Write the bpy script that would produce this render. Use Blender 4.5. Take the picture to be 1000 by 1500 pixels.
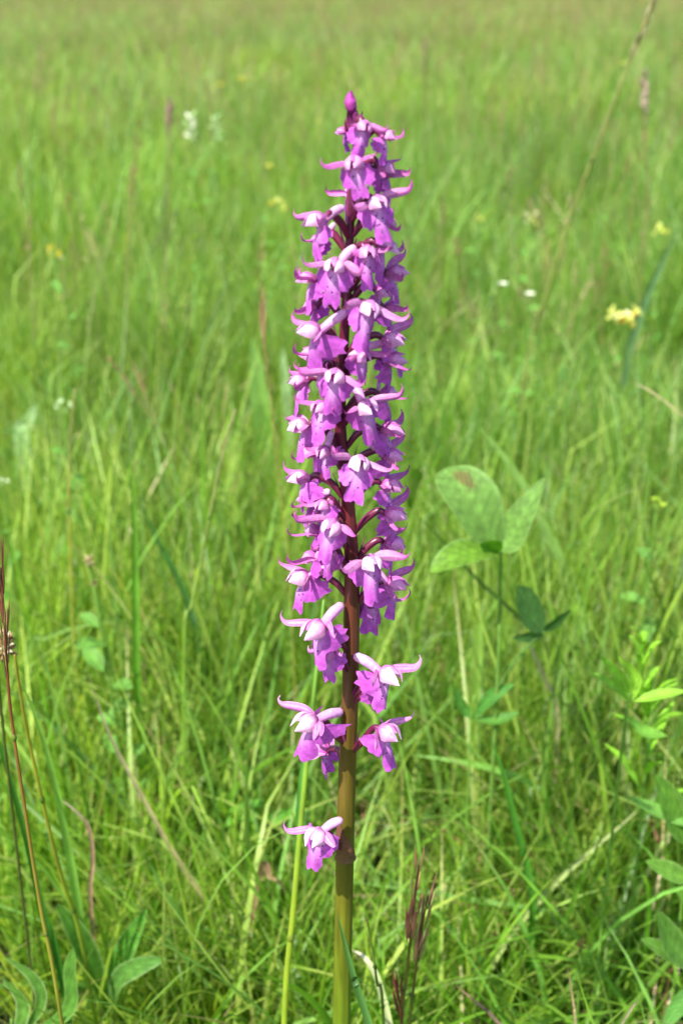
import bpy, math, random
import numpy as np
from mathutils import Vector, Matrix, Euler, noise

R = math.radians
random.seed(7)
scn = bpy.context.scene
for o in list(bpy.data.objects):
    bpy.data.objects.remove(o)

# ------------------------------------------------------------------ camera
CAM_H = 0.55
FPX = 1811.0                      # focal length in photograph pixels (1000 x 1500)
PITCH = math.atan((750 + 45) / FPX)
cam_d = bpy.data.cameras.new('camera')
cam = bpy.data.objects.new('camera', cam_d)
scn.collection.objects.link(cam)
cam.location = (0, 0, CAM_H)
cam.rotation_euler = (R(90) - PITCH, 0, 0)
cam_d.sensor_fit = 'VERTICAL'
cam_d.sensor_height = 36.0
cam_d.lens = 36.0 * FPX / 1500
cam_d.clip_start = 0.01
cam_d.clip_end = 3000
cam_d.dof.use_dof = True
cam_d.dof.focus_distance = 0.38
cam_d.dof.aperture_fstop = 14
scn.camera = cam

# ------------------------------------------------------------------ light
SUN_EL, SUN_ROT = R(54), R(220)
world = bpy.data.worlds.new('World')
scn.world = world
world.use_nodes = True
wn = world.node_tree
bg = wn.nodes['Background']
sky = wn.nodes.new('ShaderNodeTexSky')
sky.sky_type = 'NISHITA'
sky.sun_disc = False
sky.sun_elevation = SUN_EL
sky.sun_rotation = SUN_ROT
sky.air_density = 1.0
sky.dust_density = 1.5
wn.links.new(sky.outputs[0], bg.inputs[0])
bg.inputs[1].default_value = 0.13
sd = bpy.data.lights.new('sun', 'SUN')
sd.energy = 4.6
sd.angle = R(0.5)
sd.color = (1.0, 0.955, 0.88)
sun = bpy.data.objects.new('sun', sd)
scn.collection.objects.link(sun)
to_sun = Vector((math.sin(SUN_ROT) * math.cos(SUN_EL), math.cos(SUN_ROT) * math.cos(SUN_EL), math.sin(SUN_EL)))
sun.rotation_euler = to_sun.to_track_quat('Z', 'Y').to_euler()
sun.location = to_sun * 5
vs = scn.view_settings
vs.view_transform = 'Standard'
vs.look = 'None'
vs.gamma = 1.0
vs.use_curve_mapping = False
vs.exposure = 1.25
scn.cycles.max_bounces = 6
scn.cycles.diffuse_bounces = 3
scn.cycles.transmission_bounces = 3
scn.cycles.glossy_bounces = 2

# ------------------------------------------------------------------ helpers
COL = scn.collection


def at(px, py, Y):
    """world point seen at photograph pixel (px,py) on the vertical plane y=Y"""
    a, b = (px - 500) / FPX, (750 - py) / FPX
    s, c = math.sin(PITCH), math.cos(PITCH)
    dy = c + b * s
    dz = -s + b * c
    k = Y / dy
    return Vector((a * k, Y, CAM_H + dz * k))


def S(r, g, b):
    f = lambda v: (v / 255) / 12.92 if v / 255 <= 0.04045 else ((v / 255 + 0.055) / 1.055) ** 2.4
    return np.array([f(r), f(g), f(b)])


def tag(o, label=None, cat=None, group=None, kind=None):
    if label: o['label'] = label
    if cat: o['category'] = cat
    if group: o['group'] = group
    if kind: o['kind'] = kind
    return o


def empty(name, loc, label, cat, group=None):
    o = bpy.data.objects.new(name, None)
    COL.objects.link(o)
    o.location = loc
    o.empty_display_size = 0.02
    return tag(o, label, cat, group)


class MB:
    """mesh builder: world (or local) coordinates, colour attribute"""
    def __init__(s):
        s.v, s.f, s.c, s.m = [], [], [], []

    def grid(s, P, Cc, M=None, wrap=False):
        P = np.asarray(P, float); nu, nv = P.shape[:2]
        o = len(s.v)
        s.v.extend(P.reshape(-1, 3).tolist())
        Cc = np.broadcast_to(np.asarray(Cc, float), (nu, nv, 3))
        s.c.extend(Cc.reshape(-1, 3).tolist())
        M = np.broadcast_to(0.0 if M is None else np.asarray(M, float), (nu, nv))
        s.m.extend(M.reshape(-1).tolist())
        for i in range(nu - 1):
            for j in range(nv if wrap else nv - 1):
                k = (j + 1) % nv
                s.f.append((o + i * nv + j, o + i * nv + k, o + (i + 1) * nv + k, o + (i + 1) * nv + j))

    def build(s, name, mat, parent=None, origin=None, local=False):
        me = bpy.data.meshes.new(name)
        org = Vector(origin) if origin is not None else Vector((0, 0, 0))
        V = [tuple(Vector(p) - org) for p in s.v] if not local else s.v
        me.from_pydata(V, [], s.f)
        at_ = me.attributes.new('col', 'FLOAT_COLOR', 'POINT')
        buf = np.ones((len(s.v), 4), np.float32); buf[:, :3] = np.array(s.c)
        at_.data.foreach_set('color', buf.ravel())
        am = me.attributes.new('mask', 'FLOAT', 'POINT')
        am.data.foreach_set('value', np.array(s.m, np.float32))
        me.polygons.foreach_set('use_smooth', [True] * len(me.polygons))
        me.materials.append(mat)
        me.update()
        ob = bpy.data.objects.new(name, me)
        COL.objects.link(ob)
        if parent is not None:
            ob.parent = parent
        elif origin is not None:
            ob.location = org
        return ob


def bez(pts, n):
    """smooth Catmull-Rom curve through pts"""
    P = [np.array(p, float) for p in pts]
    if len(P) == 2:
        return np.array([P[0] + (P[1] - P[0]) * i / (n - 1) for i in range(n)])
    Q = [2 * P[0] - P[1]] + P + [2 * P[-1] - P[-2]]
    out = []
    for i in range(n):
        x = i / (n - 1) * (len(P) - 1)
        k = min(int(x), len(P) - 2); t = x - k
        a, b, c, d = Q[k], Q[k + 1], Q[k + 2], Q[k + 3]
        out.append(0.5 * (2 * b + (c - a) * t + (2 * a - 5 * b + 4 * c - d) * t * t + (3 * b - a - 3 * c + d) * t ** 3))
    return np.array(out)


def frames(sp, hint):
    T = np.gradient(sp, axis=0)
    T /= np.linalg.norm(T, axis=1)[:, None] + 1e-12
    N = []
    n = np.array(hint, float)
    for t in T:
        n = n - t * np.dot(n, t)
        l = np.linalg.norm(n)
        if l < 1e-6:
            n = np.cross(t, [0.3, 0.5, 0.8]); l = np.linalg.norm(n)
        n = n / l
        N.append(n)
    N = np.array(N)
    B = np.cross(T, N)
    return T, N, B


def tube(mb, pts, rad, col, nseg=8, n=None, caps=True, mask=0.0):
    n = n or max(6, len(pts) * 4)
    sp = bez(pts, n)
    rad = np.interp(np.linspace(0, 1, n), np.linspace(0, 1, len(rad)), rad) if np.ndim(rad) else np.full(n, rad)
    if caps:
        T = sp[-1] - sp[-2]; T /= np.linalg.norm(T) + 1e-12
        T0 = sp[0] - sp[1]; T0 /= np.linalg.norm(T0) + 1e-12
        r1, r0 = rad[-1], rad[0]
        sp = np.vstack([sp[0] + T0 * r0 * .9, sp[0] + T0 * r0 * .6, sp, sp[-1] + T * r1 * .6, sp[-1] + T * r1 * .9])
        rad = np.concatenate([[r0 * .02, r0 * .7], rad, [r1 * .7, r1 * .02]])
    _, N, B = frames(sp, (0.31, 0.17, 0.93) if abs((sp[-1] - sp[0])[2]) < 0.8 * np.linalg.norm(sp[-1] - sp[0]) else (0.9, 0.3, 0.1))
    th = np.linspace(0, 2 * math.pi, nseg, endpoint=False)
    P = sp[:, None, :] + rad[:, None, None] * (np.cos(th)[None, :, None] * N[:, None, :] + np.sin(th)[None, :, None] * B[:, None, :])
    if np.ndim(col) == 2:
        cc = np.array([np.interp(np.linspace(0, 1, len(sp)), np.linspace(0, 1, len(col)), np.array(col)[:, k]) for k in range(3)]).T
        cc = cc[:, None, :]
    else:
        cc = np.array(col)[None, None, :]
    mb.grid(P, np.broadcast_to(cc, P.shape), mask, wrap=True)


def petal(mb, pts, hint, width, prof, cup=0.3, nu=10, nv=5, col=None, ruffle=0.0, rng=random, twist=0.0):
    """leaf or petal: spine through pts, hint = face normal, width = half width, prof(t) 0..1"""
    sp = bez(pts, nu)
    T, N, B = frames(sp, hint)
    t = np.linspace(0, 1, nu); v = np.linspace(-1, 1, nv)
    if twist:
        a = twist * t
        N, B = (N * np.cos(a)[:, None] + B * np.sin(a)[:, None]), (B * np.cos(a)[:, None] - N * np.sin(a)[:, None])
    w = np.array([width * prof(x) for x in t])
    P = sp[:, None, :] + (w[:, None] * v[None, :])[..., None] * B[:, None, :]
    lift = cup * w[:, None] * (np.abs(v)[None, :] ** 1.6)
    if ruffle:
        ph = rng.uniform(0, 6)
        lift = lift + ruffle * w[:, None] * np.sin(t * 11 + ph)[:, None] * v[None, :] ** 2
    P = P + lift[..., None] * N[:, None, :]
    if callable(col):
        C_ = np.array([[col(tt, vv) for vv in v] for tt in t])
    else:
        C_ = np.array(col)[None, None, :]
    mb.grid(P, np.broadcast_to(C_, P.shape))


# ------------------------------------------------------------------ materials
def mat(name, rough=0.5, trans=0.0, noise_scale=200, noise_amt=0.25, spots=False, spec=0.4, tcol=(1.1, 1.15, 0.6), bump=0.0, stretch=(1, 1, 1), tone=False):
    m = bpy.data.materials.new(name); m.use_nodes = True
    nt = m.node_tree; N = nt.nodes; L = nt.links
    pr = N['Principled BSDF']; out = N['Material Output']
    a = N.new('ShaderNodeAttribute'); a.attribute_name = 'col'
    tc = N.new('ShaderNodeTexCoord')
    mp = N.new('ShaderNodeMapping'); mp.inputs['Scale'].default_value = stretch
    L.new(tc.outputs['Object'], mp.inputs[0])
    no = N.new('ShaderNodeTexNoise'); no.inputs['Scale'].default_value = noise_scale; no.inputs['Detail'].default_value = 4
    L.new(mp.outputs[0], no.inputs['Vector'])
    mr = N.new('ShaderNodeMapRange')
    mr.inputs['From Min'].default_value = 0.3; mr.inputs['From Max'].default_value = 0.7
    mr.inputs['To Min'].default_value = 1 - noise_amt; mr.inputs['To Max'].default_value = 1 + noise_amt
    L.new(no.outputs['Fac'], mr.inputs['Value'])
    mx = N.new('ShaderNodeVectorMath'); mx.operation = 'SCALE'
    L.new(a.outputs['Color'], mx.inputs[0]); L.new(mr.outputs[0], mx.inputs['Scale'])
    col = mx.outputs[0]
    if tone:      # every tuft has its own tone of green
        ta = N.new('ShaderNodeAttribute'); ta.attribute_type = 'INSTANCER'; ta.attribute_name = 'tone'
        tv = N.new('ShaderNodeVectorMath'); tv.operation = 'MULTIPLY'
        L.new(col, tv.inputs[0]); L.new(ta.outputs['Vector'], tv.inputs[1]); col = tv.outputs[0]
    if spots:
        ms = N.new('ShaderNodeAttribute'); ms.attribute_name = 'mask'
        vo = N.new('ShaderNodeTexVoronoi'); vo.inputs['Scale'].default_value = 690; vo.inputs['Randomness'].default_value = .9
        L.new(tc.outputs['Object'], vo.inputs['Vector'])
        lt = N.new('ShaderNodeMath'); lt.operation = 'LESS_THAN'; lt.inputs[1].default_value = 0.19
        L.new(vo.outputs['Distance'], lt.inputs[0])
        mu = N.new('ShaderNodeMath'); mu.operation = 'MULTIPLY'
        L.new(lt.outputs[0], mu.inputs[0]); L.new(ms.outputs['Fac'], mu.inputs[1])
        mi = N.new('ShaderNodeMix'); mi.data_type = 'RGBA'
        L.new(mu.outputs[0], mi.inputs[0]); L.new(col, mi.inputs[6]); mi.inputs[7].default_value = (0.06, 0.004, 0.09, 1)
        col = mi.outputs[2]
    L.new(col, pr.inputs['Base Color'])
    pr.inputs['Roughness'].default_value = rough
    pr.inputs['Specular IOR Level'].default_value = spec
    if bump:
        bp = N.new('ShaderNodeBump'); bp.inputs['Strength'].default_value = bump; bp.inputs['Distance'].default_value = 0.0005
        L.new(no.outputs['Fac'], bp.inputs['Height']); L.new(bp.outputs[0], pr.inputs['Normal'])
    if trans:
        tr = N.new('ShaderNodeBsdfTranslucent')
        tm = N.new('ShaderNodeVectorMath'); tm.operation = 'MULTIPLY'; tm.inputs[1].default_value = tcol
        L.new(col, tm.inputs[0]); L.new(tm.outputs[0], tr.inputs['Color'])
        ms_ = N.new('ShaderNodeMixShader'); ms_.inputs[0].default_value = trans
        L.new(pr.outputs[0], ms_.inputs[1]); L.new(tr.outputs[0], ms_.inputs[2])
        L.new(ms_.outputs[0], out.inputs[0])
    return m


M_grass = mat('grass_blade', 0.42, 0.45, 60, 0.22, spec=0.5, tcol=(1.5, 1.42, 0.6))
M_field = mat('field_grass', 0.45, 0.52, 60, 0.22, spec=0.5, tcol=(1.5, 1.42, 0.6), tone=True)
M_dry = mat('dry_straw', 0.6, 0.2, 120, 0.3, spec=0.3, tcol=(1.2, 1.1, 0.8))
M_leaf = mat('herb_leaf', 0.6, 0.4, 220, 0.22, spec=0.22, tcol=(1.5, 1.5, 0.5), bump=.4)
M_stem = mat('orchid_stem', 0.42, 0.0, 380, 0.3, spec=0.5, bump=0.3, stretch=(1, 1, 0.12))
M_petal = mat('orchid_petal', 0.5, 0.3, 900, 0.2, spec=0.3, tcol=(1.15, 0.8, 1.15), bump=0.25)
M_lip = mat('orchid_lip', 0.55, 0.3, 700, 0.2, spots=True, spec=0.25, tcol=(1.15, 0.8, 1.2), bump=0.3)
M_fleshy = mat('orchid_ovary', 0.38, 0.0, 500, 0.2, spec=0.5, bump=0.2)
M_flower = mat('meadow_flower', 0.55, 0.25, 300, 0.15, spec=0.2, tcol=(1.1, 1.0, 0.8))

# ------------------------------------------------------------------ ground
def ground():
    m = bpy.data.materials.new('meadow_ground'); m.use_nodes = True
    nt = m.node_tree; N = nt.nodes; L = nt.links
    pr = N['Principled BSDF']
    tc = N.new('ShaderNodeTexCoord')
    n1 = N.new('ShaderNodeTexNoise'); n1.inputs['Scale'].default_value = 30; n1.inputs['Detail'].default_value = 8
    n2 = N.new('ShaderNodeTexNoise'); n2.inputs['Scale'].default_value = 0.6; n2.inputs['Detail'].default_value = 6
    L.new(tc.outputs['Object'], n1.inputs['Vector']); L.new(tc.outputs['Object'], n2.inputs['Vector'])
    r1 = N.new('ShaderNodeValToRGB')
    r1.color_ramp.elements[0].position = .35; r1.color_ramp.elements[0].color = (0.022, 0.03, 0.010, 1)
    r1.color_ramp.elements[1].position = .7; r1.color_ramp.elements[1].color = (0.06, 0.065, 0.025, 1)
    L.new(n1.outputs['Fac'], r1.inputs[0])
    r2 = N.new('ShaderNodeValToRGB')
    r2.color_ramp.elements[0].position = .35; r2.color_ramp.elements[0].color = (0.075, 0.12, 0.03, 1)
    r2.color_ramp.elements[1].position = .65; r2.color_ramp.elements[1].color = (0.12, 0.14, 0.055, 1)
    L.new(n2.outputs['Fac'], r2.inputs[0])
    # bare soil under the tall grass near by, a close sward far out (the field changes at about 28 m)
    ge = N.new('ShaderNodeNewGeometry'); ln = N.new('ShaderNodeVectorMath'); ln.operation = 'LENGTH'
    L.new(ge.outputs['Position'], ln.inputs[0])
    mr = N.new('ShaderNodeMapRange'); mr.inputs['From Min'].default_value = 16; mr.inputs['From Max'].default_value = 34
    L.new(ln.outputs['Value'], mr.inputs['Value'])
    mi = N.new('ShaderNodeMix'); mi.data_type = 'RGBA'
    L.new(mr.outputs[0], mi.inputs[0]); L.new(r1.outputs[0], mi.inputs[6]); L.new(r2.outputs[0], mi.inputs[7])
    L.new(mi.outputs[2], pr.inputs['Base Color'])
    pr.inputs['Roughness'].default_value = 0.95
    pr.inputs['Specular IOR Level'].default_value = 0.1
    bp = N.new('ShaderNodeBump'); bp.inputs['Distance'].default_value = 0.02
    L.new(n1.outputs['Fac'], bp.inputs['Height']); L.new(bp.outputs[0], pr.inputs['Normal'])
    xs = [-1500, -400, -100, -40, -15] + [x * 0.5 for x in range(-12, 13)] + [15, 40, 100, 400, 1500]
    ys = [-1500, -300, -60, -20, -5] + [y * 0.5 for y in range(-4, 25)] + [20, 40, 100, 400, 2500]
    V = []
    for x in xs:
        for y in ys:
            V.append((x, y, 0.02 * noise.noise((x * .9, y * .9, 0)) - 0.005))
    F = []
    n = len(ys)
    for i in range(len(xs) - 1):
        for j in range(n - 1):
            F.append((i * n + j, (i + 1) * n + j, (i + 1) * n + j + 1, i * n + j + 1))
    me = bpy.data.meshes.new('ground'); me.from_pydata(V, [], F)
    me.materials.append(m); me.polygons.foreach_set('use_smooth', [True] * len(F))
    o = bpy.data.objects.new('ground', me); COL.objects.link(o)
    tag(o, kind='structure')


ground()

# ------------------------------------------------------------------ meadow cover (grass nobody could count)
GREENS = [S(124, 150, 58), S(108, 144, 50), S(134, 158, 70), S(96, 132, 48), S(146, 164, 86), S(112, 146, 76), S(90, 120, 48), S(158, 170, 100)]
COOL = [S(100, 138, 80), S(88, 126, 66), S(116, 150, 94), S(72, 110, 50)]
GREENS = [g * np.array([.93, 1.03, .72]) for g in GREENS]
COOL = [g * np.array([.9, 1.02, .62]) for g in COOL]
STRAW = [S(178, 166, 118), S(158, 138, 98), S(190, 176, 136), S(140, 112, 82)]
BROWN = [S(132, 92, 72), S(148, 106, 84), S(112, 76, 64), S(156, 128, 100), S(140, 130, 84)]


def blades_np(rng, n, rad, h, w, lean, curve, pal, segs=7, fold=0.35, tipdry=0.2, center=None, flat=0.0):
    """n grass blades -> verts (n,segs+1,3,3), cols"""
    r = rad * np.sqrt(rng.random(n)); a = rng.random(n) * 2 * np.pi
    bx, by = r * np.cos(a), r * np.sin(a)
    if center is not None:
        bx, by = bx + center[0], by + center[1]
    az = rng.random() * 6.283 + rng.normal(0, .95, n) + (rng.random(n) < .25) * rng.uniform(-3, 3, n)
    H = rng.uniform(h[0], h[1], n); W = rng.uniform(w[0], w[1], n) * .5
    ln = rng.uniform(lean[0], lean[1], n); cv = rng.uniform(curve[0], curve[1], n)
    t = np.linspace(0, 1, segs + 1)
    kink = (rng.random(n) < 0.12)
    kt = rng.uniform(.45, .8, n)
    th = ln[:, None] + cv[:, None] * t[None, :] ** 1.6 + np.where(kink[:, None] & (t[None, :] > kt[:, None]), 0.9, 0)
    ds = H[:, None] / segs
    hx = np.concatenate([np.zeros((n, 1)), np.cumsum(np.sin(th[:, :-1]) * ds, 1)], 1)
    hz = np.concatenate([np.zeros((n, 1)), np.cumsum(np.cos(th[:, :-1]) * ds, 1)], 1)
    wob = rng.uniform(-1, 1, n)[:, None] * 0.12 * H[:, None] * t[None, :] ** 2
    dx, dy = np.cos(az)[:, None], np.sin(az)[:, None]
    X = bx[:, None] + hx * dx - wob * dy
    Y = by[:, None] + hx * dy + wob * dx
    Z = hz
    tw = az[:, None] + np.pi / 2 + rng.uniform(-1.4, 1.4, n)[:, None] * t[None, :] + rng.uniform(-.6, .6, n)[:, None]
    prof = np.clip(0.55 + 1.6 * t, 0, 1) * (1 - t ** 2.6) + 0.02
    ww = W[:, None] * prof[None, :]
    sx, sy = np.cos(tw) * ww, np.sin(tw) * ww
    nx, ny = -np.sin(tw) * ww * fold, np.cos(tw) * ww * fold
    V = np.zeros((n, segs + 1, 3, 3))
    V[:, :, 0] = np.stack([X - sx, Y - sy, Z], -1)
    V[:, :, 1] = np.stack([X + nx, Y + ny, Z], -1)
    V[:, :, 2] = np.stack([X + sx, Y + sy, Z], -1)
    pal = np.array(pal)
    c = pal[rng.integers(0, len(pal), n)] * rng.uniform(.74, 1.28, n)[:, None]
    Cc = np.repeat(c[:, None, :], segs + 1, 1)
    dry = (rng.random(n) < tipdry)[:, None, None] * np.clip((t - .75) / .25, 0, 1)[None, :, None]
    Cc = Cc * (1 - dry) + np.array(STRAW[1])[None, None, :] * dry
    basep = np.clip(1 - t / .25, 0, 1)[None, :, None] * .45
    Cc = Cc * (1 - basep) + np.array(S(150, 160, 100)) * basep
    C3 = np.repeat(Cc[:, :, None, :], 3, 2)
    return V, C3


class NPMesh:
    def __init__(s): s.V, s.C, s.F, s.n = [], [], [], 0

    def add(s, V, C):
        n, k, w, _ = V.shape
        idx = (s.n + np.arange(n * k * w)).reshape(n, k, w)
        f = np.stack([idx[:, :-1, :-1], idx[:, :-1, 1:], idx[:, 1:, 1:], idx[:, 1:, :-1]], -1).reshape(-1, 4)
        s.V.append(V.reshape(-1, 3)); s.C.append(C.reshape(-1, 3)); s.F.append(f); s.n += n * k * w

    def mesh(s, name, m):
        V = np.concatenate(s.V); C = np.concatenate(s.C); F = np.concatenate(s.F)
        me = bpy.data.meshes.new(name)
        me.vertices.add(len(V)); me.vertices.foreach_set('co', V.astype(np.float32).ravel())
        me.loops.add(len(F) * 4); me.loops.foreach_set('vertex_index', F.astype(np.int32).ravel())
        me.polygons.add(len(F)); me.polygons.foreach_set('loop_start', np.arange(0, len(F) * 4, 4, dtype=np.int32))
        me.polygons.foreach_set('use_smooth', np.ones(len(F), bool))
        me.update(calc_edges=True)
        a = me.attributes.new('col', 'FLOAT_COLOR', 'POINT')
        b = np.ones((len(V), 4), np.float32); b[:, :3] = C
        a.data.foreach_set('color', b.ravel())
        me.materials.append(m)
        return me


def ellipsoids(nm, rng, P, D, L_, Wd, col, k=5, w=6):
    """small seeds/spikelets: P (n,3), D directions (n,3)"""
    n = len(P)
    D = D / np.linalg.norm(D, axis=1)[:, None]
    u = np.cross(D, rng.normal(size=(n, 3))); u /= np.linalg.norm(u, axis=1)[:, None]
    v = np.cross(D, u)
    t = np.linspace(0, 1, k); th = np.linspace(0, 2 * np.pi, w)
    rr = np.sin(np.pi * (t * .96 + .02)) ** .8
    V = P[:, None, None, :] + D[:, None, None, :] * (t[None, :, None, None] * L_[:, None, None, None]) + \
        (rr[None, :, None, None] * Wd[:, None, None, None]) * (np.cos(th)[None, None, :, None] * u[:, None, None, :] + np.sin(th)[None, None, :, None] * v[:, None, None, :])
    C = np.broadcast_to(col[:, None, None, :], V.shape)
    nm.add(V, C)


def stalks_np(nm, rng, n, rad, h, pal_head, head='spike'):
    for i in range(n):
        r, a = rad * math.sqrt(rng.random()), rng.random() * 6.283
        b = np.array([r * math.cos(a), r * math.sin(a), 0])
        H = rng.uniform(*h); az = rng.random() * 6.283; ln = rng.uniform(.02, .3)
        d = np.array([math.cos(az), math.sin(az), 0])
        pts = np.array([b + d * (H * ln * s ** 1.5) + np.array([0, 0, H * s * (1 - .04 * s)]) for s in np.linspace(0, 1, 9)])
        rr = np.linspace(.0010, .00045, 9)
        th = np.linspace(0, 2 * np.pi, 5)
        V = pts[:, None, :] + rr[:, None, None] * np.stack([np.cos(th), np.sin(th), 0 * th], -1)[None]
        g = S(130, 150, 70) * rng.uniform(.8, 1.2); hc = pal_head[rng.integers(0, len(pal_head))] * rng.uniform(.8, 1.2)
        cc = np.array([g * (1 - s) + hc * s for s in np.linspace(0, 1, 9)])
        nm.add(V[None], np.broadcast_to(cc[None, :, None, :], V[None].shape))
        T = pts[-1] - pts[-2]; T /= np.linalg.norm(T)
        m = rng.integers(16, 30); HL = rng.uniform(.03, .07)
        s = rng.random(m)
        spread = .25 if head == 'spike' else 1.1
        off = rng.normal(size=(m, 3)) * (.0011 if head == 'spike' else .005) * (1 - s[:, None] * .7)
        P = pts[-1] - T * (HL * (1 - s))[:, None] * 1.0 + off
        D = T[None] + rng.normal(size=(m, 3)) * spread * .5
        ellipsoids(nm, rng, P, D, rng.uniform(.003, .006, m), rng.uniform(.0005, .0009, m), hc[None] * rng.uniform(.8, 1.25, (m, 1)), 4, 5)


def leaflets_np(nm, rng, n, rad, h, size, pal):
    for i in range(n):
        r, a = rad * math.sqrt(rng.random()), rng.random() * 6.283
        b = np.array([r * math.cos(a), r * math.sin(a), 0]); H = rng.uniform(*h)
        az = rng.random() * 6.283
        top = b + np.array([math.cos(az) * H * .3, math.sin(az) * H * .3, H])
        pts = np.array([b + (top - b) * s for s in np.linspace(0, 1, 4)])
        th = np.linspace(0, 2 * np.pi, 4)
        V = pts[:, None, :] + .0006 * np.stack([np.cos(th), np.sin(th), 0 * th], -1)[None]
        c = pal[rng.integers(0, len(pal))] * rng.uniform(.8, 1.15)
        nm.add(V[None], np.broadcast_to(c, V[None].shape))
        k = rng.choice([3, 3, 5]); sz = rng.uniform(*size); el = rng.uniform(1.0, 2.2)
        for j in range(k):
            aa = az + j * 6.283 / k + rng.uniform(-.2, .2); up = rng.uniform(-.3, .6)
            d = np.array([math.cos(aa), math.sin(aa), up]); d /= np.linalg.norm(d)
            s_ = np.cross(d, [0, 0, 1]); s_ /= np.linalg.norm(s_); nn = np.cross(s_, d)
            t = np.linspace(0, 1, 6); w = np.linspace(-1, 1, 3)
            prof = np.sin(np.pi * t ** .8) ** .7
            L_ = sz * el
            V = top + (t * L_)[:, None, None] * d - (t ** 2 * L_ * .2)[:, None, None] * nn + (prof[:, None] * w[None] * sz * .45)[..., None] * s_ + (np.abs(w)[None] * prof[:, None] * sz * .12)[..., None] * nn
            nm.add(V[None], np.broadcast_to(c * rng.uniform(.9, 1.1), V[None].shape))


def source(name, nm, m, coll):
    o = bpy.data.objects.new(name, nm.mesh(name, m)); coll.objects.link(o)


def scatter(name, coll, nvar, pts, scl, rng, mat_):
    """one object, geometry nodes place the tufts of an (unlinked) collection on its points"""
    n = len(pts)
    me = bpy.data.meshes.new(name)
    me.vertices.add(n); me.vertices.foreach_set('co', np.asarray(pts, np.float32).ravel())
    a = me.attributes.new('rot', 'FLOAT_VECTOR', 'POINT')
    rot = np.stack([rng.normal(0, .06, n), rng.normal(0, .06, n), rng.random(n) * 6.283], -1)
    a.data.foreach_set('vector', rot.astype(np.float32).ravel())
    a = me.attributes.new('scl', 'FLOAT_VECTOR', 'POINT'); a.data.foreach_set('vector', np.asarray(scl, np.float32).ravel())
    a = me.attributes.new('pick', 'INT', 'POINT'); a.data.foreach_set('value', rng.integers(0, nvar, n).astype(np.int32))
    a = me.attributes.new('tone', 'FLOAT_VECTOR', 'POINT')
    n1, n2, n3 = clump(pts, .8, 1.7), clump(pts, 3.1, 5.2), clump(pts, .28, 8.8)
    tn = np.ones((n, 3))
    tn *= (1 + .34 * n2 * np.where(pts[:, 1] > 5, .5, 1) + .1 * n1 + rng.normal(0, .09, n))[:, None]
    tn[:, 0] *= 1 + .08 * n1 + rng.normal(0, .05, n)
    tn[:, 2] *= 1 - .2 * n1
    far = np.clip((pts[:, 1] - 2.5) / 6, 0, 1)[:, None]          # tuft colour turns less green and less saturated further out
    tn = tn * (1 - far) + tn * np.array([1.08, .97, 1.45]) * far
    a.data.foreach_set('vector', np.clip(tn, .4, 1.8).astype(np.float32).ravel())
    me.materials.append(mat_)
    o = bpy.data.objects.new(name, me); COL.objects.link(o); tag(o, kind='stuff')
    ng = bpy.data.node_groups.new(name + '_nodes', 'GeometryNodeTree')
    ng.interface.new_socket('Geometry', in_out='INPUT', socket_type='NodeSocketGeometry')
    ng.interface.new_socket('Geometry', in_out='OUTPUT', socket_type='NodeSocketGeometry')
    N, L = ng.nodes, ng.links
    gi, go = N.new('NodeGroupInput'), N.new('NodeGroupOutput')
    ip = N.new('GeometryNodeInstanceOnPoints')
    ci = N.new('GeometryNodeCollectionInfo'); ci.inputs['Collection'].default_value = coll
    ci.inputs['Separate Children'].default_value = True; ci.inputs['Reset Children'].default_value = True

    def na(nm_, ty):
        x = N.new('GeometryNodeInputNamedAttribute'); x.data_type = ty; x.inputs['Name'].default_value = nm_; return x.outputs[0]
    e2r = N.new('FunctionNodeEulerToRotation')
    L.new(na('rot', 'FLOAT_VECTOR'), e2r.inputs[0])
    L.new(gi.outputs[0], ip.inputs['Points']); L.new(ci.outputs[0], ip.inputs['Instance'])
    ip.inputs['Pick Instance'].default_value = True
    L.new(na('pick', 'INT'), ip.inputs['Instance Index'])
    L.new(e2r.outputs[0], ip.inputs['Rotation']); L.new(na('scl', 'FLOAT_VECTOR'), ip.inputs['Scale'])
    L.new(ip.outputs[0], go.inputs[0])
    md = o.modifiers.new('scatter', 'NODES'); md.node_group = ng
    return o


def field_points(rng, dens, y0, y1, half):
    """random points; dens per m2, half(y) = half width"""
    out = []
    ys = np.linspace(y0, y1, 200)
    for a, b in zip(ys[:-1], ys[1:]):
        w = half((a + b) / 2)
        k = rng.poisson(dens((a + b) / 2) * 2 * w * (b - a))
        out.append(np.stack([rng.uniform(-w, w, k), rng.uniform(a, b, k), np.zeros(k)], -1))
    P = np.concatenate(out)
    return P


def clump(P, s, seed):
    return np.array([noise.noise((p[0] * s + seed, p[1] * s, seed)) for p in P])


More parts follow.
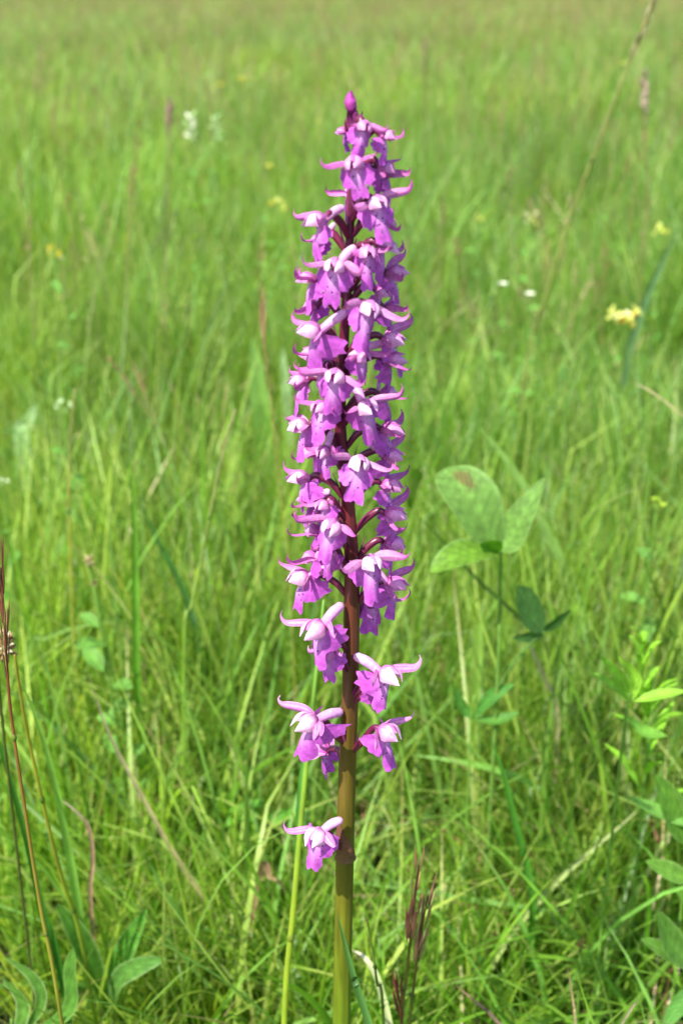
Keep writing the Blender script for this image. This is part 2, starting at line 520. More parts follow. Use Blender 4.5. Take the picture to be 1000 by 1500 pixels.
def meadow():
    rng = np.random.default_rng(11)
    half = lambda y: 1.1 + 0.42 * max(y, 0)
    # fine dense sward
    c = bpy.data.collections.new('fine_grass_tufts')
    for i in range(9):
        nm = NPMesh()
        pal = GREENS[:5] + GREENS[i % 3:i % 3 + 2]
        nm.add(*blades_np(rng, 112, .08, (.08, .18), (.0010, .0026), (0, .6), (-.2, 1.25), pal))
        nm.add(*blades_np(rng, 24, .075, (.13, .25), (.002, .004), (0, .6), (-.1, 1.2), GREENS, fold=.5))
        nm.add(*blades_np(rng, 5, .08, (.06, .15), (.001, .0022), (.2, 1.2), (0, .8), STRAW + BROWN[:2]))
        source('fine_grass_tuft', nm, M_field, c)
    P = field_points(rng, lambda y: 150 if y < 2 else (105 if y < 4 else 42 if y < 9 else 20), -.5, 30, half)
    cl = clump(P, 3.0, 3.3)
    d = P[:, 1]
    sx = np.where(d < 2, 1, np.where(d < 4, 1.25, np.where(d < 9, 1.8, 2.4))) * rng.uniform(.85, 1.15, len(P))
    sz = (1 + .35 * cl) * rng.uniform(.8, 1.2, len(P)) * np.where(d < 4, 1.0, 1.15)
    near = d < .42
    sz = np.where(near, np.minimum(sz, .85), sz)
    scatter('meadow_grass', c, 9, P, np.stack([sx, sx, sz], -1), rng, M_grass)
    # broad blades
    c = bpy.data.collections.new('broad_grass_tufts')
    for i in range(6):
        nm = NPMesh()
        nm.add(*blades_np(rng, 12, .06, (.13, .25), (.003, .0058), (.05, .9), (-.2, 1.5), COOL + GREENS[:4], segs=10, fold=.5))
        source('broad_grass_tuft', nm, M_field, c)
    P = field_points(rng, lambda y: 42 if y < 2 else (28 if y < 5 else 10), -.4, 26, half)
    sx = rng.uniform(.8, 1.2, len(P)); sz = np.where(P[:, 1] < .45, .7, 1.0) * rng.uniform(.75, 1.15, len(P))
    scatter('broad_meadow_grass', c, 6, P, np.stack([sx, sx, sz], -1), rng, M_grass)
    # flowering grass stalks
    c = bpy.data.collections.new('flowering_grass_tufts')
    for i in range(6):
        nm = NPMesh()
        stalks_np(nm, rng, 9, .16, (.2, .36), BROWN + [S(150, 160, 100), S(170, 160, 110)], 'spike' if i % 2 else 'loose')
        source('flowering_grass_tuft', nm, M_dry, c)
    P = field_points(rng, lambda y: 3 if y < 1.3 else (7 if y < 3 else 12), .62, 28, half)
    sx = np.where(P[:, 1] < 4, 1, 1.4); sz = np.where(P[:, 1] < 1.2, .75, 1.0) * rng.uniform(.75, 1.15, len(P))
    scatter('flowering_meadow_grass', c, 6, P, np.stack([sx, sx, sz], -1), rng, M_dry)
    # small herbs and clover under the grass
    c = bpy.data.collections.new('herb_tufts')
    for i in range(5):
        nm = NPMesh()
        leaflets_np(nm, rng, 16, .09, (.03, .11), (.005, .012), [S(92, 146, 52), S(110, 158, 66), S(76, 126, 56), S(130, 168, 78)])
        source('herb_tuft', nm, M_leaf, c)
    P = field_points(rng, lambda y: 22 if y < 3 else 9, -.3, 12, half)
    P = P[(clump(P, 1.7, 4.6) > -.05) & (P[:, 1] > .62)]
    sx = rng.uniform(.8, 1.25, len(P))
    scatter('clover_cover', c, 5, P, np.stack([sx, sx, sx], -1), rng, M_leaf)
    # dead straw
    c = bpy.data.collections.new('straw_tufts')
    for i in range(4):
        nm = NPMesh()
        nm.add(*blades_np(rng, 10, .09, (.06, .14), (.001, .0024), (.6, 1.45), (-.3, .5), STRAW + BROWN[:1], segs=6))
        source('straw_tuft', nm, M_dry, c)
    P = field_points(rng, lambda y: 40 if y < 3 else 22, -.3, 14, half)
    P[:, 2] = rng.uniform(0, .07, len(P))
    sx = rng.uniform(.8, 1.2, len(P))
    scatter('dead_straw', c, 4, P, np.stack([sx, sx, sx], -1), rng, M_dry)


meadow()

# ------------------------------------------------------------------ the orchid
YO = 0.331
PX = lambda x, y, Y=YO: at(x, y, Y)
stem_px = [(498, 1700, 13.5), (500, 1500, 13.2), (504, 1300, 13.2), (507, 1180, 13), (510, 1080, 12.8), (513, 1000, 12.3), (515, 880, 11.5), (514, 800, 10.5),
           (508, 720, 9.5), (499, 640, 9), (499, 560, 8), (504, 490, 7.5), (510, 400, 6.5), (513, 330, 6), (517, 260, 5.2), (521, 215, 4.5), (521, 190, 3.8)]


def depth_of(p):
    s, c = math.sin(PITCH), math.cos(PITCH)
    return p[1] * c + (CAM_H - p[2]) * s


def stem_x(py):
    ys = [q[1] for q in stem_px][::-1]; xs = [q[0] for q in stem_px][::-1]
    return float(np.interp(py, ys, xs))


def stem_r(py):
    ys = [q[1] for q in stem_px][::-1]; xs = [q[2] for q in stem_px][::-1]
    p = PX(stem_x(py), py)
    return float(np.interp(py, ys, xs)) * depth_of(p) / FPX


def orchid():
    b = PX(497, 1720)
    base = Vector((b.x - .001, YO, 0))
    root = empty('purple_orchid', base, 'tall purple orchid with a long flower spike, standing in the middle of the meadow', 'orchid')
    # stem
    pts = [base] + [PX(x, y) for x, y, r in stem_px]
    rad = [stem_px[0][2] * depth_of(pts[1]) / FPX * 1.1] + [r * depth_of(PX(x, y)) / FPX for x, y, r in stem_px]
    mb = MB()
    n = 90
    sp = bez(pts, n); rr = np.interp(np.linspace(0, 1, n), np.linspace(0, 1, len(rad)), rad)
    zz = sp[:, 2]
    keyz = [0, PX(0, 1500).z, PX(0, 1300).z, PX(0, 1150).z, PX(0, 950).z, PX(0, 820).z, PX(0, 700).z, PX(0, 200).z]
    keyc = np.array([S(96, 124, 26), S(94, 116, 22), S(92, 90, 22), S(96, 82, 24), S(84, 50, 26), S(90, 38, 30), S(92, 24, 40), S(84, 16, 52)])
    cz = np.array([np.interp(zz, keyz, keyc[:, k]) for k in range(3)]).T
    th = np.linspace(0, 2 * math.pi, 20, endpoint=False)
    ridge = 1 + .025 * np.sin(th * 7)[None, :]
    P = sp[:, None, :] + (rr[:, None] * ridge)[..., None] * np.stack([np.cos(th), np.sin(th), 0 * th], -1)[None]
    stripe = (0.88 + .16 * np.sin(th * 7 + .8) + .06 * np.sin(th * 13))[None, :, None]
    # dark wine red mixed in on the left and right sides, stronger higher up
    fl = np.clip(np.abs(np.cos(th)) * 1.5 - .75, 0, 1)[None, :, None] * (.08 + .4 * np.clip((sp[:, 2] - .24) / .08, 0, 1))[:, None, None]
    cc = cz[:, None, :] * stripe
    cc = cc * (1 - fl) + S(88, 30, 36) * fl
    mb.grid(P, cc, wrap=True)
    mb.build('stem', M_stem, root, base)
    # sheath bract near the lowest flower
    mb = MB()
    zt, zb = PX(507, 1196).z, PX(505, 1256).z
    th = np.linspace(R(-225), R(45), 26)
    rows = []
    rb = stem_r(1250)
    cx = PX(stem_x(1230), 1230).x
    for i, s in enumerate(np.linspace(0, 1, 9)):
        row = []
        for a in th:
            k = 1 - abs((a - R(-128)) / R(150)) ** .8       # tallest towards front left
            z = zb + (zt - zb) * s * max(.06, k) + .0006 * math.sin(a * 9) * s
            r_ = rb * (1.04 + .08 * s * (1 - .5 * s)) + (.0005 if s == 0 else 0)
            row.append((cx + math.cos(a) * r_, YO + math.sin(a) * r_, z))
        rows.append(row)
    mb.grid(rows, np.array([[S(112, 86, 50) * (1 - s) + S(128, 84, 70) * s for _ in th] for s in np.linspace(0, 1, 9)]))
    mb.build('sheath_bract', M_petal, root, base)
    # bud at the tip
    rng = random.Random(5)
    mb = MB()
    bp = [PX(524, 192), PX(521, 172), PX(517, 160), PX(513, 147), PX(513, 136)]
    sc = .18e-3 * 1.0
    tube(mb, [PX(524, 196), PX(522, 180), PX(519, 164)], [.0009, .0008, .0009], S(120, 40, 100), 8)
    tube(mb, [PX(518, 166), PX(515, 159), PX(513, 149), PX(513, 140), PX(514, 134)], [.0008, .0014, .0016, .0010, .0003], np.array([S(110, 24, 84), S(140, 40, 120), S(178, 72, 160), S(150, 46, 134), S(104, 24, 88)]), 14, 16)
    bud = mb.build('flower_bud', M_petal, root, base)
    mb = MB()
    petal(mb, [PX(518, 195, YO + .001), PX(514, 180, YO + .001), PX(512, 166, YO + .0005), PX(512, 158)], (0, -1, .2), .0009, lambda t: math.sin(math.pi * (t * .9 + .08)) ** .7, .4, col=S(120, 50, 90))
    mb.build('bud_bract', M_petal, bud, base)

    MAG, PINK, PALE, DEEP = S(188, 58, 160), S(208, 98, 186), S(236, 210, 228), S(118, 28, 104)
    LIPC, LIPD, LIPW = S(184, 82, 184), S(150, 60, 165), S(208, 162, 210)

    def flower(x, y, az, size=1.0, pale=0.35, fold=0.35, spur=(None), roll=0.0, nod=0.0, seed=0, behind=False, lipx=0.0, sep=1.0, attach=22):
        rng = random.Random(seed * 31 + 7)
        if az < -60 and y > 400: x -= 7
        if az > 60 and y > 400: x += 3
        size *= float(np.interp(y, [150, 300, 600, 850, 920, 1300], [.88, .97, 1.03, 1.08, 1.24, 1.3]))
        a = R(az)
        sx = PX(stem_x(y), y).x
        tx = PX(x, y).x
        Rr = .0118 * size
        dx = tx - sx
        dep = math.sqrt(max(Rr * Rr - dx * dx, 0.0)) if abs(dx) < Rr else 0
        sgn = 1 if math.cos(a) > -.05 else -1
        Yt = YO - sgn * dep
        if abs(az) > 70 and abs(az) < 110:
            Yt = YO - .004 * math.cos(a) + rng.uniform(-.003, .003)
        T = PX(x, y, Yt)
        f = Vector((math.sin(a), -math.cos(a), 0))
        left = Vector((0, 0, 1)).cross(f)
        M = Matrix((f, left, Vector((0, 0, 1)))).transposed().to_4x4()
        M = Matrix.Translation(T) @ M @ Euler((R(roll), R(nod), 0)).to_matrix().to_4x4()
        Mi = M.inverted()
        k = 1e-3 * size
        # throat and column
        mb = MB()
        cup = []
        for s in np.linspace(0, 1, 5):
            cup.append([((-1.2 + 2.0 * s) * k, 1.25 * k * math.cos(q) * (.35 + .65 * s), 1.05 * k * math.sin(q) * (.35 + .65 * s)) for q in np.linspace(0, 2 * math.pi, 12, endpoint=False)])
        mb.grid(cup, np.array([[DEEP * (1 - s) + LIPW * s] * 12 for s in np.linspace(0, 1, 5)]), wrap=True)
        tube(mb, [(-.6 * k, 0, .5 * k), (.8 * k, 0, 1.0 * k), (1.9 * k, 0, .75 * k)], [.7 * k, .75 * k, .45 * k], np.array([PINK, PALE, S(130, 50, 110)]), 8, 8)
        fl = mb.build('flower', M_petal, root, local=True)
        fl.matrix_parent_inverse = Matrix.Identity(4)
        fl.matrix_basis = Matrix.Translation(-base) @ M

        def sub(name, mb, m_):
            return mb.build(name, m_, fl, local=True)
        mag = MAG * rng.uniform(.85, 1.12); pk = PINK * rng.uniform(.88, 1.08)
        pl_ = max(0, pale - .5) * .45 if y > 950 else 0
        pk = pk * (1 - pl_) + PALE * pl_
        pw = PALE * (pale) + pk * (1 - pale)
        rng_w = rng.uniform(.85, 1.1)
        hs = 1.12 if y > 900 else 1.03
        vein = lambda c, v, f: c * (1 - f) + MAG * f if y < 900 else c * (1 - min(.8, f * 2.2 + .06)) + MAG * min(.8, f * 2.2 + .06)
        # hood: dorsal sepal and two petals
        for s in (-1, 1):
            mb = MB()
            sp = [(-.8, s * .7, .9), (1.0, s * 2.1, 2.3), (3.4, s * 2.2, 2.2), (5.8 + rng.uniform(-.5, .4), s * (.7 + rng.uniform(-.3, .5)), .8 + rng.uniform(-.5, .6))]
            sp = [tuple(c * k * hs for c in p) for p in sp]
            petal(mb, sp, (-.1, -s * .75, -.65), 2.15 * k * hs, lambda t: (math.sin(math.pi * min(1, (t * .9 + .1) ** 1.1 )) ** .85 + .03) * rng_w, .5, 12, 9,
                  col=lambda t, v: vein(mag * max(0, 1 - t * 2.2) + pw * min(1, t * 2.2), v, (.28 - .2 * t) * (1 + math.cos(v * 10 + t * 2)) * .5 + .3 * max(0, abs(v) - .75)), ruffle=.06, rng=rng)
            sub('hood_petal', mb, M_petal)
        mb = MB()
        sp = [(-1.2, 0, 1.0), (0, 0, 3.1), (2.5, rng.uniform(-.3, .3), 3.9), (5.0, rng.uniform(-.6, .6), 2.7 + rng.uniform(-.4, .8))]
        sp = [tuple(c * k for c in p) for p in sp]
        petal(mb, sp, (-.2, 0, -1), 1.6 * k, lambda t: (math.sin(math.pi * min(1, t * .84 + .14)) ** .8), .55, 10, 7,
              col=lambda t, v: ((mag * (1 - t) + pk * t) * (1 - .3 * pale) + PALE * .3 * pale) * (.8 + .2 * math.cos(v * 8)), rng=rng)
        sub('dorsal_sepal', mb, M_petal)
        # lateral sepals, tips curled
        for s in (-1, 1):
            mb = MB()
            L_ = sep * rng.uniform(.88, 1.1)
            up = rng.uniform(-.6, 1.6)
            hk = rng.uniform(.4, 1.6)
            sp = [(-.8, s * .9, .9), (.9 * L_, s * 3.0 * L_, 1.9 + up * .3), (2.7 * L_, s * 5.4 * L_, 1.7 + up * .8), (4.4 * L_, s * 7.7 * L_, 1.5 + up + hk * .3), (4.7 * L_, s * (8.9) * L_, 2.3 + up + hk)]
            if rng.random() < .75:
                sp.append((4.0 * L_, s * 8.9 * L_, 3.3 + up + hk * 1.2))
            sp = [tuple(c * k for c in p) for p in sp]
            dk = rng.uniform(.3, 1)
            petal(mb, sp, (-.4, 0, -1) if rng.random() < .5 else (-.9, 0, -.4), 1.3 * k * rng.uniform(.8, 1.2),
                  lambda t: max(.1, (math.sin(math.pi * min(1, t ** .75 * .95 + .07)) ** 1.0) * (1 if t < .5 else 1 - (t - .5) * 1.1)), .6, 20, 9,
                  col=lambda t, v: ((pk * (1 - t) + mag * t) * (1 - pale * .6 * (1 - t)) + PALE * pale * .6 * (1 - t)) * (.76 + .2 * math.cos(v * 9.5) + .06 * math.cos(v * 21)) * (1 - .5 * dk * max(0, t - .62) * 2)
                  if y < 900 else vein(PALE * .55 + pk * .45, v, .10 + .30 * (1 - .6 * t) * (1 + math.cos(v * 8)) * .5), rng=rng, twist=s * rng.uniform(-.7, .5))
            sub('lateral_sepal', mb, M_petal)
        # lip
        mb = MB()
        nth, nr = 45, 12
        Lm = rng.uniform(9.2, 10.6); Ls = rng.uniform(6.6, 8.0)
        sin_at = R(rng.uniform(24, 32)); fo = fold * rng.uniform(.8, 1.2)
        Pg, Cg, Mg = [], [], []
        ph = [rng.uniform(0, 6) for _ in range(4)]
        bend = rng.uniform(-.12, .35)
        wdt = rng.uniform(.7, .9) * (1.12 if y > 900 else 1); asym = rng.uniform(-.5, .5)
        ruf = rng.uniform(.25, .8)
        for i in range(nr + 1):
            s = i / nr
            row, crow, mrow = [], [], []
            for j in range(nth):
                q = -R(108) + R(216) * j / (nth - 1)
                aq = abs(q)
                mid = Lm * (1 - .16 * math.exp(-(q / R(5)) ** 2)) * (1 - .25 * max(0, aq / sin_at - .35) ** 2)
                side = Ls * (1 - ((aq - R(58)) / R(62)) ** 2 * .75)
                r_out = mid if aq < sin_at else side
                bl = 1 / (1 + math.exp(-(aq - sin_at) / R(2.2)))
                r_out = mid * (1 - bl) + side * bl
                r_out *= 1 - .24 * math.exp(-((aq - sin_at) / R(5)) ** 2)
                r_out += .3 * math.sin(q * 19 + ph[0]) + .24 * math.sin(q * 33 + ph[1])
                r = r_out * (s ** .9)
                yy = r * math.sin(q) * wdt
                dd = r * math.cos(q)
                ay = abs(yy)
                xx = 1.6 + .9 * math.sin(min(1, dd / 6) * 2.0) - fo * (ay ** 1.7) * .42 + bend * dd
                wrap_y = yy * (1 - fo * .28 * min(1, ay / 5))
                xx += s * s * ruf * (.8 * math.sin(q * 6 + ph[2]) + .45 * math.sin(q * 13 + ph[3])) + asym * yy * .25 * s
                zzz = -.4 - dd * .96 + .5 * math.sin(q * 3 + ph[3]) * s * .5
                row.append((xx * k, wrap_y * k, zzz * k))
                cen = math.exp(-(yy / 1.7) ** 2) * max(0, 1 - dd / 7.5)
                edge = max(0, s - .86) * 2.2
                c = LIPC * (1 - cen) + LIPW * cen
                c = c * (1 - .3 * edge) + LIPW * .3 * edge
                dcol = .5 + .5 * math.sin(q * 23 + ph[1])
                c = c * (1 - .16 * dcol * s) * (1 + .1 * math.sin(yy * 2.1 + ph[0]) * math.sin(dd * 1.3 + ph[1]))
                crow.append(c)
                mrow.append(1.0 if (math.hypot(yy / 2.3, (dd - 3) / 3.6) < 1 and s > .1) else 0)
            Pg.append(row); Cg.append(crow); Mg.append(mrow)
        mb.grid(Pg, np.array(Cg), np.array(Mg))
        sub('lip', mb, M_lip)
        # spur
        mb = MB()
        if spur is not None or rng.random() < .22:
            if spur is None:
                e = (-5.2 + rng.uniform(-1, 1), rng.uniform(-1.2, 1.2), 6.2 + rng.uniform(-1.5, 1))
                e = Vector(e) * k
            else:
                e = Mi @ PX(spur[0], spur[1], YO - .0075 if abs(spur[0] - stem_x(spur[1])) < 14 else YO - .003)
            mid = e * .5 + Vector((-.3 * k, 0, .7 * k))
            tube(mb, [(.2 * k, 0, .2 * k), tuple(mid), tuple(e)], [1.1 * k, 1.2 * k, 1.35 * k, 1.15 * k], np.array([mag, PINK * .6 + PALE * .4, PALE * .55 + LIPC * .45, PALE * .6 + PINK * .4]), 12, 14)
            sub('spur', mb, M_petal)
        # ovary
        mb = MB()
        ya = y + attach * size
        A = PX(stem_x(ya), ya)
        outw = Vector((T.x - A.x, T.y - A.y, 0))
        if outw.length < 1e-5: outw = f.copy()
        outw.normalize()
        A = A + outw * stem_r(ya) * .75
        e0 = Mi @ A
        e1 = Mi @ (A + outw * .0030 + Vector((0, 0, .0042)))
        e2 = Mi @ (A.lerp(T, .72) + Vector((0, 0, .0034)))
        e3 = Vector((-.5 * k, 0, .8 * k))
        tube(mb, [e0, e1, e2, e3], [.75e-3, 1.05e-3, 1.15e-3, 1.0e-3, .7e-3], np.array([S(96, 34, 50), S(96, 26, 52), S(88, 20, 54), S(112, 30, 82)]), 9, 16)
        sub('ovary', mb, M_fleshy)
        # bract
        mb = MB()
        A2 = A - outw * .0004 + Vector((0, 0, -.0012))
        bl_ = rng.uniform(.006, .010)
        sd_ = outw.cross(Vector((0, 0, 1))) * rng.uniform(-.002, .002)
        pts_ = [Mi @ A2, Mi @ (A2 + outw * .0016 + Vector((0, 0, bl_ * .45)) + sd_ * .5), Mi @ (A2 + outw * (.0026 + rng.uniform(-.001, .002)) + Vector((0, 0, bl_)) + sd_)]
        petal(mb, pts_, tuple((Mi.to_3x3() @ -outw)), .0012, lambda t: max(.05, 1 - t) ** .7, .5, col=lambda t, v: S(146, 60, 112) * (1 - t) + S(120, 40, 96) * t)
        sub('bract', mb, M_petal)
        return fl

    F = [  # x, y, azimuth, options (from the top of the spike down)
        (530, 190, 15, dict(size=.8, roll=-12, sep=.8)),
        (560, 205, 65, dict(size=.72, roll=-14)),
        (507, 196, -115, dict(size=.55, sep=.6)),
        (521, 244, -8, dict(fold=.2, size=.95, spur=None)),
        (556, 248, 75, dict(size=.78, roll=10)),
        (548, 302, 28, dict(size=.95, fold=.3, pale=.6)),
        (474, 326, -68, dict(size=.95, spur=(500, 305), pale=.6)),
        (564, 262, 130, dict(size=.75)),
        (556, 366, 75, dict(size=.9, pale=.6)),
        (492, 394, -14, dict(fold=.3, spur=(517, 364), pale=.7)),
        (466, 415, -90, dict(size=.85)),
        (566, 405, 88, dict(size=.92)),
        (536, 372, 10, dict(size=.85, sep=.7)),
        (536, 454, 16, dict(pale=.7)),
        (472, 490, -68, dict(spur=(505, 458), pale=.6)),
        (562, 502, 70, dict(size=.95, pale=.5, spur=(515, 522))),
        (562, 532, 98, dict(size=.95)),
        (492, 556, -14, dict(pale=.6)),
        (454, 564, -82, dict(size=.85, pale=.5)),
        (534, 600, 26, dict(pale=.7)),
        (556, 584, 120, dict(size=.9)),
        (456, 628, -76, dict(size=.95, pale=.7, roll=6)),
        (558, 634, 86, dict(size=.95)),
        (523, 682, 8, dict(fold=.2, pale=.8)),
        (560, 670, 84, dict(size=.9)),
        (456, 706, -78, dict(size=.95, pale=.6)),
        (558, 714, 72, dict(size=.95)),
        (488, 772, -20, dict(pale=.55)),
        (564, 757, 80, dict(size=.95)),
        (480, 758, -118, dict(size=.9)),
        (540, 826, 20, dict(pale=.8)),
        (562, 800, 84, dict(size=.95)),
        (456, 848, -66, dict(size=1.0, pale=.65, spur=(497, 828))),
        (474, 785, -135, dict(size=.85)),
        (566, 860, 72, dict(size=.95)),
        (470, 922, -38, dict(pale=.6, spur=(498, 888))),
        (540, 888, 150, dict(size=.95)),
        (560, 990, 42, dict(size=.97, pale=.75, spur=(523, 962), roll=-8)),
        (460, 1058, -56, dict(size=.97, pale=.8, spur=(497, 1043))),
        (486, 1104, -140, dict(size=.85, sep=.6)), (482, 958, -24, dict(size=.74, sep=.7, pale=.2)), (546, 1008, 60, dict(size=.62, sep=.5, pale=.2)),
        (558, 1072, 52, dict(size=.9, pale=.6, spur=None)),
        (560, 330, 98, dict(size=.68)), (562, 456, 104, dict(size=.75)), (472, 356, -112, dict(size=.66)), (470, 452, -118, dict(size=.7)),
        (470, 526, -112, dict(size=.85)), (472, 668, -122, dict(size=.85)), (468, 735, -104, dict(size=.85)), (552, 430, 60, dict(size=.66)),
        (478, 662, -30, dict(size=.72, sep=.8)), (477, 742, -34, dict(size=.7, sep=.8)), (472, 545, -48, dict(size=.72)), (484, 812, -40, dict(size=.72, sep=.8)),
        (515, 290, -160, dict(size=.75)), (528, 524, 30, dict(size=.7)), (474, 600, -35, dict(size=.85, sep=.85)), (470, 822, -120, dict(size=.8)),
        (468, 1222, -28, dict(size=.9, pale=.9, spur=(497, 1202), attach=14, fold=.5)),
    ]
    for i, (x, y, az, kw) in enumerate(F):
        r_ = random.Random(100 + i)
        kw.setdefault('roll', r_.uniform(-13, 13)); kw.setdefault('nod', r_.uniform(-4, 16)); kw.setdefault('fold', r_.uniform(.4, .95))
        flower(x, y, az, seed=i, **kw)


orchid()
SEC2 = True

# ------------------------------------------------------------------ single plants of the meadow
def down(p, lean=(0, 0)):
    return Vector((p.x + lean[0], p.y + lean[1], 0))


def w3(c):
    return np.asarray(c)


def spikelet(mb, p, d, L_, w_, col, r):
    """a pointed husk"""
    p, d = Vector(p), Vector(d).normalized()
    tube(mb, [p, p + d * L_ * .35, p + d * L_ * .7, p + d * L_], [w_ * .35, w_, w_ * .75, w_ * .08], np.array([col * .8, col, col * r.uniform(.8, 1.3), col * 1.1]), 6, 6)


def grass_stalk(name, label, cat, px, Yt, Yb, rad, col, head=None, group=None, leaf=None, seed=0):
    """px: pixels from the tip down; last point is where it leaves the frame or sinks into the sward"""
    r = random.Random(seed)
    n = len(px)
    P = [at(x, y, Yt + (Yb - Yt) * i / (n - 1)) for i, (x, y) in enumerate(px)]
    d = (P[-1] - P[-2]).normalized()
    b = P[-1]
    base = Vector((b.x + d.x * min(.05, b.z), b.y + d.y * min(.05, b.z), 0))
    pts = [base] + P[::-1]
    root = empty(name, base, label, cat, group)
    mb = MB()
    top = rad[0]; bot = rad[1]
    cols = np.array(col) if np.ndim(col) == 2 else np.array([col, col])
    tube(mb, pts, [bot, bot, (bot + top) / 2, top], cols, 8, max(16, 5 * n))
    mb.build('stem', M_grass, root, base)
    # nodes
    for f_ in (.3, .62):
        sp = bez(pts, 40); k = int(f_ * 39)
        mb = MB(); a_, b_ = Vector(sp[k]), Vector(sp[k + 1]); dd = (b_ - a_).normalized() * bot * 1.4
        tube(mb, [a_ - dd, a_, a_ + dd], [bot * .95, bot * 1.35, bot * .95], cols[0] * .6, 8, 5)
        mb.build('stem_node', M_grass, root, base)
    T = (P[0] - P[1]).normalized()
    if head:
        kind, HL, hw, hc, num = head
        mb = MB()
        sp = bez([P[1], P[0]] if n == 2 else [P[2], P[1], P[0]], 60)
        L_ = np.cumsum(np.r_[0, np.linalg.norm(np.diff(sp, axis=0), axis=1)]); L_ = L_[-1] - L_
        for i in range(num):
            s = (i + r.random()) / num * HL
            k = int(np.argmin(abs(L_ - s)))
            q = Vector(sp[k]); side = Vector((r.gauss(0, 1), r.gauss(0, 1), r.gauss(0, .3))).normalized()
            spr = {'spike': .22, 'loose': .55, 'tight': .10}[kind]
            dr = (T + side * spr).normalized()
            taper = .5 + .5 * math.sin(math.pi * min(1, s / HL * .9 + .1))
            spikelet(mb, q + side * hw * .5 * taper, dr, r.uniform(.8, 1.25) * (.008 if kind != 'tight' else .0115), hw * (.45 if kind != 'tight' else .2) * taper, hc[r.randrange(len(hc))] * r.uniform(.75, 1.25), r)
        mb.build('seed_head', M_dry, root, base)
    for lf in (leaf or []):
        mb = MB()
        P_ = [at(x, y, Yt + (Yb - Yt) * .6 + dz) for x, y, dz in lf[0]]
        petal(mb, P_, (0, -.8, .6), lf[1], lambda t: max(.03, (1 - t ** 2.2)), .35, 16, 5, col=lf[2])
        mb.build('blade', M_grass, root, base)
    return root


def single_blade(name, label, cat, px, Yt, Yb, hw, col, hint=(0.2, -.8, .6), dry=None, fold=.35, m=None, rooted=True, group=None, twist=0.0):
    """px from the tip down; a blade that ends inside the picture sinks into the sward there"""
    n = len(px)
    if rooted and px[-1][1] < 1470:
        ang = PITCH + math.atan((px[-1][1] - 750) / FPX)
        Yn = (CAM_H - .13) / math.tan(ang)
        k_ = Yn / Yb
        if k_ > 1: Yt, Yb, hw = Yt * k_, Yn, hw * k_ * .95
    P = [at(x, y, Yt + (Yb - Yt) * i / (n - 1)) for i, (x, y) in enumerate(px)]
    d = (P[-1] - P[-2]).normalized()
    pts = P[::-1]
    run = min(.5, P[-1].z) if d.z > -.2 else P[-1].z / -d.z
    base = Vector((P[-1].x + d.x * run, P[-1].y + d.y * run, 0)) if px[-1][1] >= 1470 else Vector((P[-1].x + d.x * .02, P[-1].y + .01, 0))
    if rooted: pts = [base] + pts
    else: base = P[-1].copy()
    mb = MB()
    dry = col if dry is None else dry
    petal(mb, pts, hint, hw, lambda t: max(.05, min(1, .6 + 1.5 * t) * (1 - t ** 3)), fold, 30, 5,
          col=lambda t, v: (w3(col) * (1 - max(0, t - .55) / .45) + w3(dry) * max(0, t - .55) / .45) * (1 - .22 * (abs(v) < .3)), twist=twist)
    o = mb.build(name, m or M_grass, None, base)
    return tag(o, label, cat, group)


YG, MG, DG, BG = S(150, 170, 60), S(104, 150, 50), S(58, 100, 38), S(78, 126, 84)
STR, BRN, RED = S(186, 170, 128), S(128, 88, 66), S(112, 50, 44)

# tall sheathed stem left of the orchid
grass_stalk('grass_stalk', 'thick pale green stalk rising behind the left flowers of the orchid', 'grass stalk',
            [(474, 880), (466, 960), (455, 1060), (443, 1180), (430, 1330), (416, 1505)], .41, .375, (.0006, .00125), np.array([S(150, 170, 56), S(146, 166, 50), S(120, 160, 60), S(110, 150, 60)]),
            leaf=[([(434, 1290, 0), (437, 1190, .002), (444, 1110, .004), (458, 1020, .008)], .0011, S(84, 136, 60))])
# red brown spikelet grass right of the stem foot
r0 = grass_stalk('seed_grass', 'upright grass ear of narrow red brown spikelets right of the stem foot', 'grass ear',
                 [(613, 1268), (607, 1320), (601, 1375), (594, 1440), (588, 1506)], .36, .36, (.0003, .0007), np.array([S(120, 140, 60), RED]),
                 head=('tight', .066, .0035, [S(186, 120, 90), S(186, 150, 96), S(160, 100, 80), S(160, 160, 84)], 26), seed=3)
grass_stalk('seed_grass', 'second thinner red brown ear leaning right beside the upright one', 'grass ear',
            [(627, 1312), (618, 1355), (610, 1410), (604, 1460), (600, 1506)], .365, .365, (.0003, .0006), np.array([S(120, 140, 60), RED]),
            head=('tight', .05, .0028, [S(150, 100, 84), S(156, 120, 84), S(140, 136, 80)], 24), seed=4)
grass_stalk('seed_grass', 'short red brown ear just entering the bottom edge under the upright ear', 'grass ear',
            [(583, 1452), (586, 1482), (588, 1510)], .36, .36, (.0003, .0006), np.array([S(120, 140, 60), RED]),
            head=('tight', .018, .0028, [S(116, 52, 48), S(120, 70, 50)], 12), seed=5)
# blade and pale stalk in front of / beside the stem base
single_blade('long_grass', 'blue green grass blade crossing in front of the orchid stem foot', 'grass blade', [(494, 1338), (505, 1385), (520, 1440), (545, 1515)], .315, .31, .0013, S(84, 126, 62), fold=.6)
grass_stalk('grass_stalk', 'thin dark tipped stalk standing just right of the stem foot', 'grass stalk', [(537, 1345), (545, 1390), (552, 1440), (562, 1506)], .35, .35, (.0003, .0006), np.array([S(110, 140, 50), S(120, 150, 60), S(96, 84, 50)]), seed=6)
single_blade('dry_leaf', 'pale withered leaf curling beside the stem foot', 'dry leaf', [(517, 1392), (533, 1402), (550, 1428), (562, 1470), (572, 1512)], .42, .40, .0018, S(150, 160, 108), dry=S(190, 180, 160), m=M_dry)
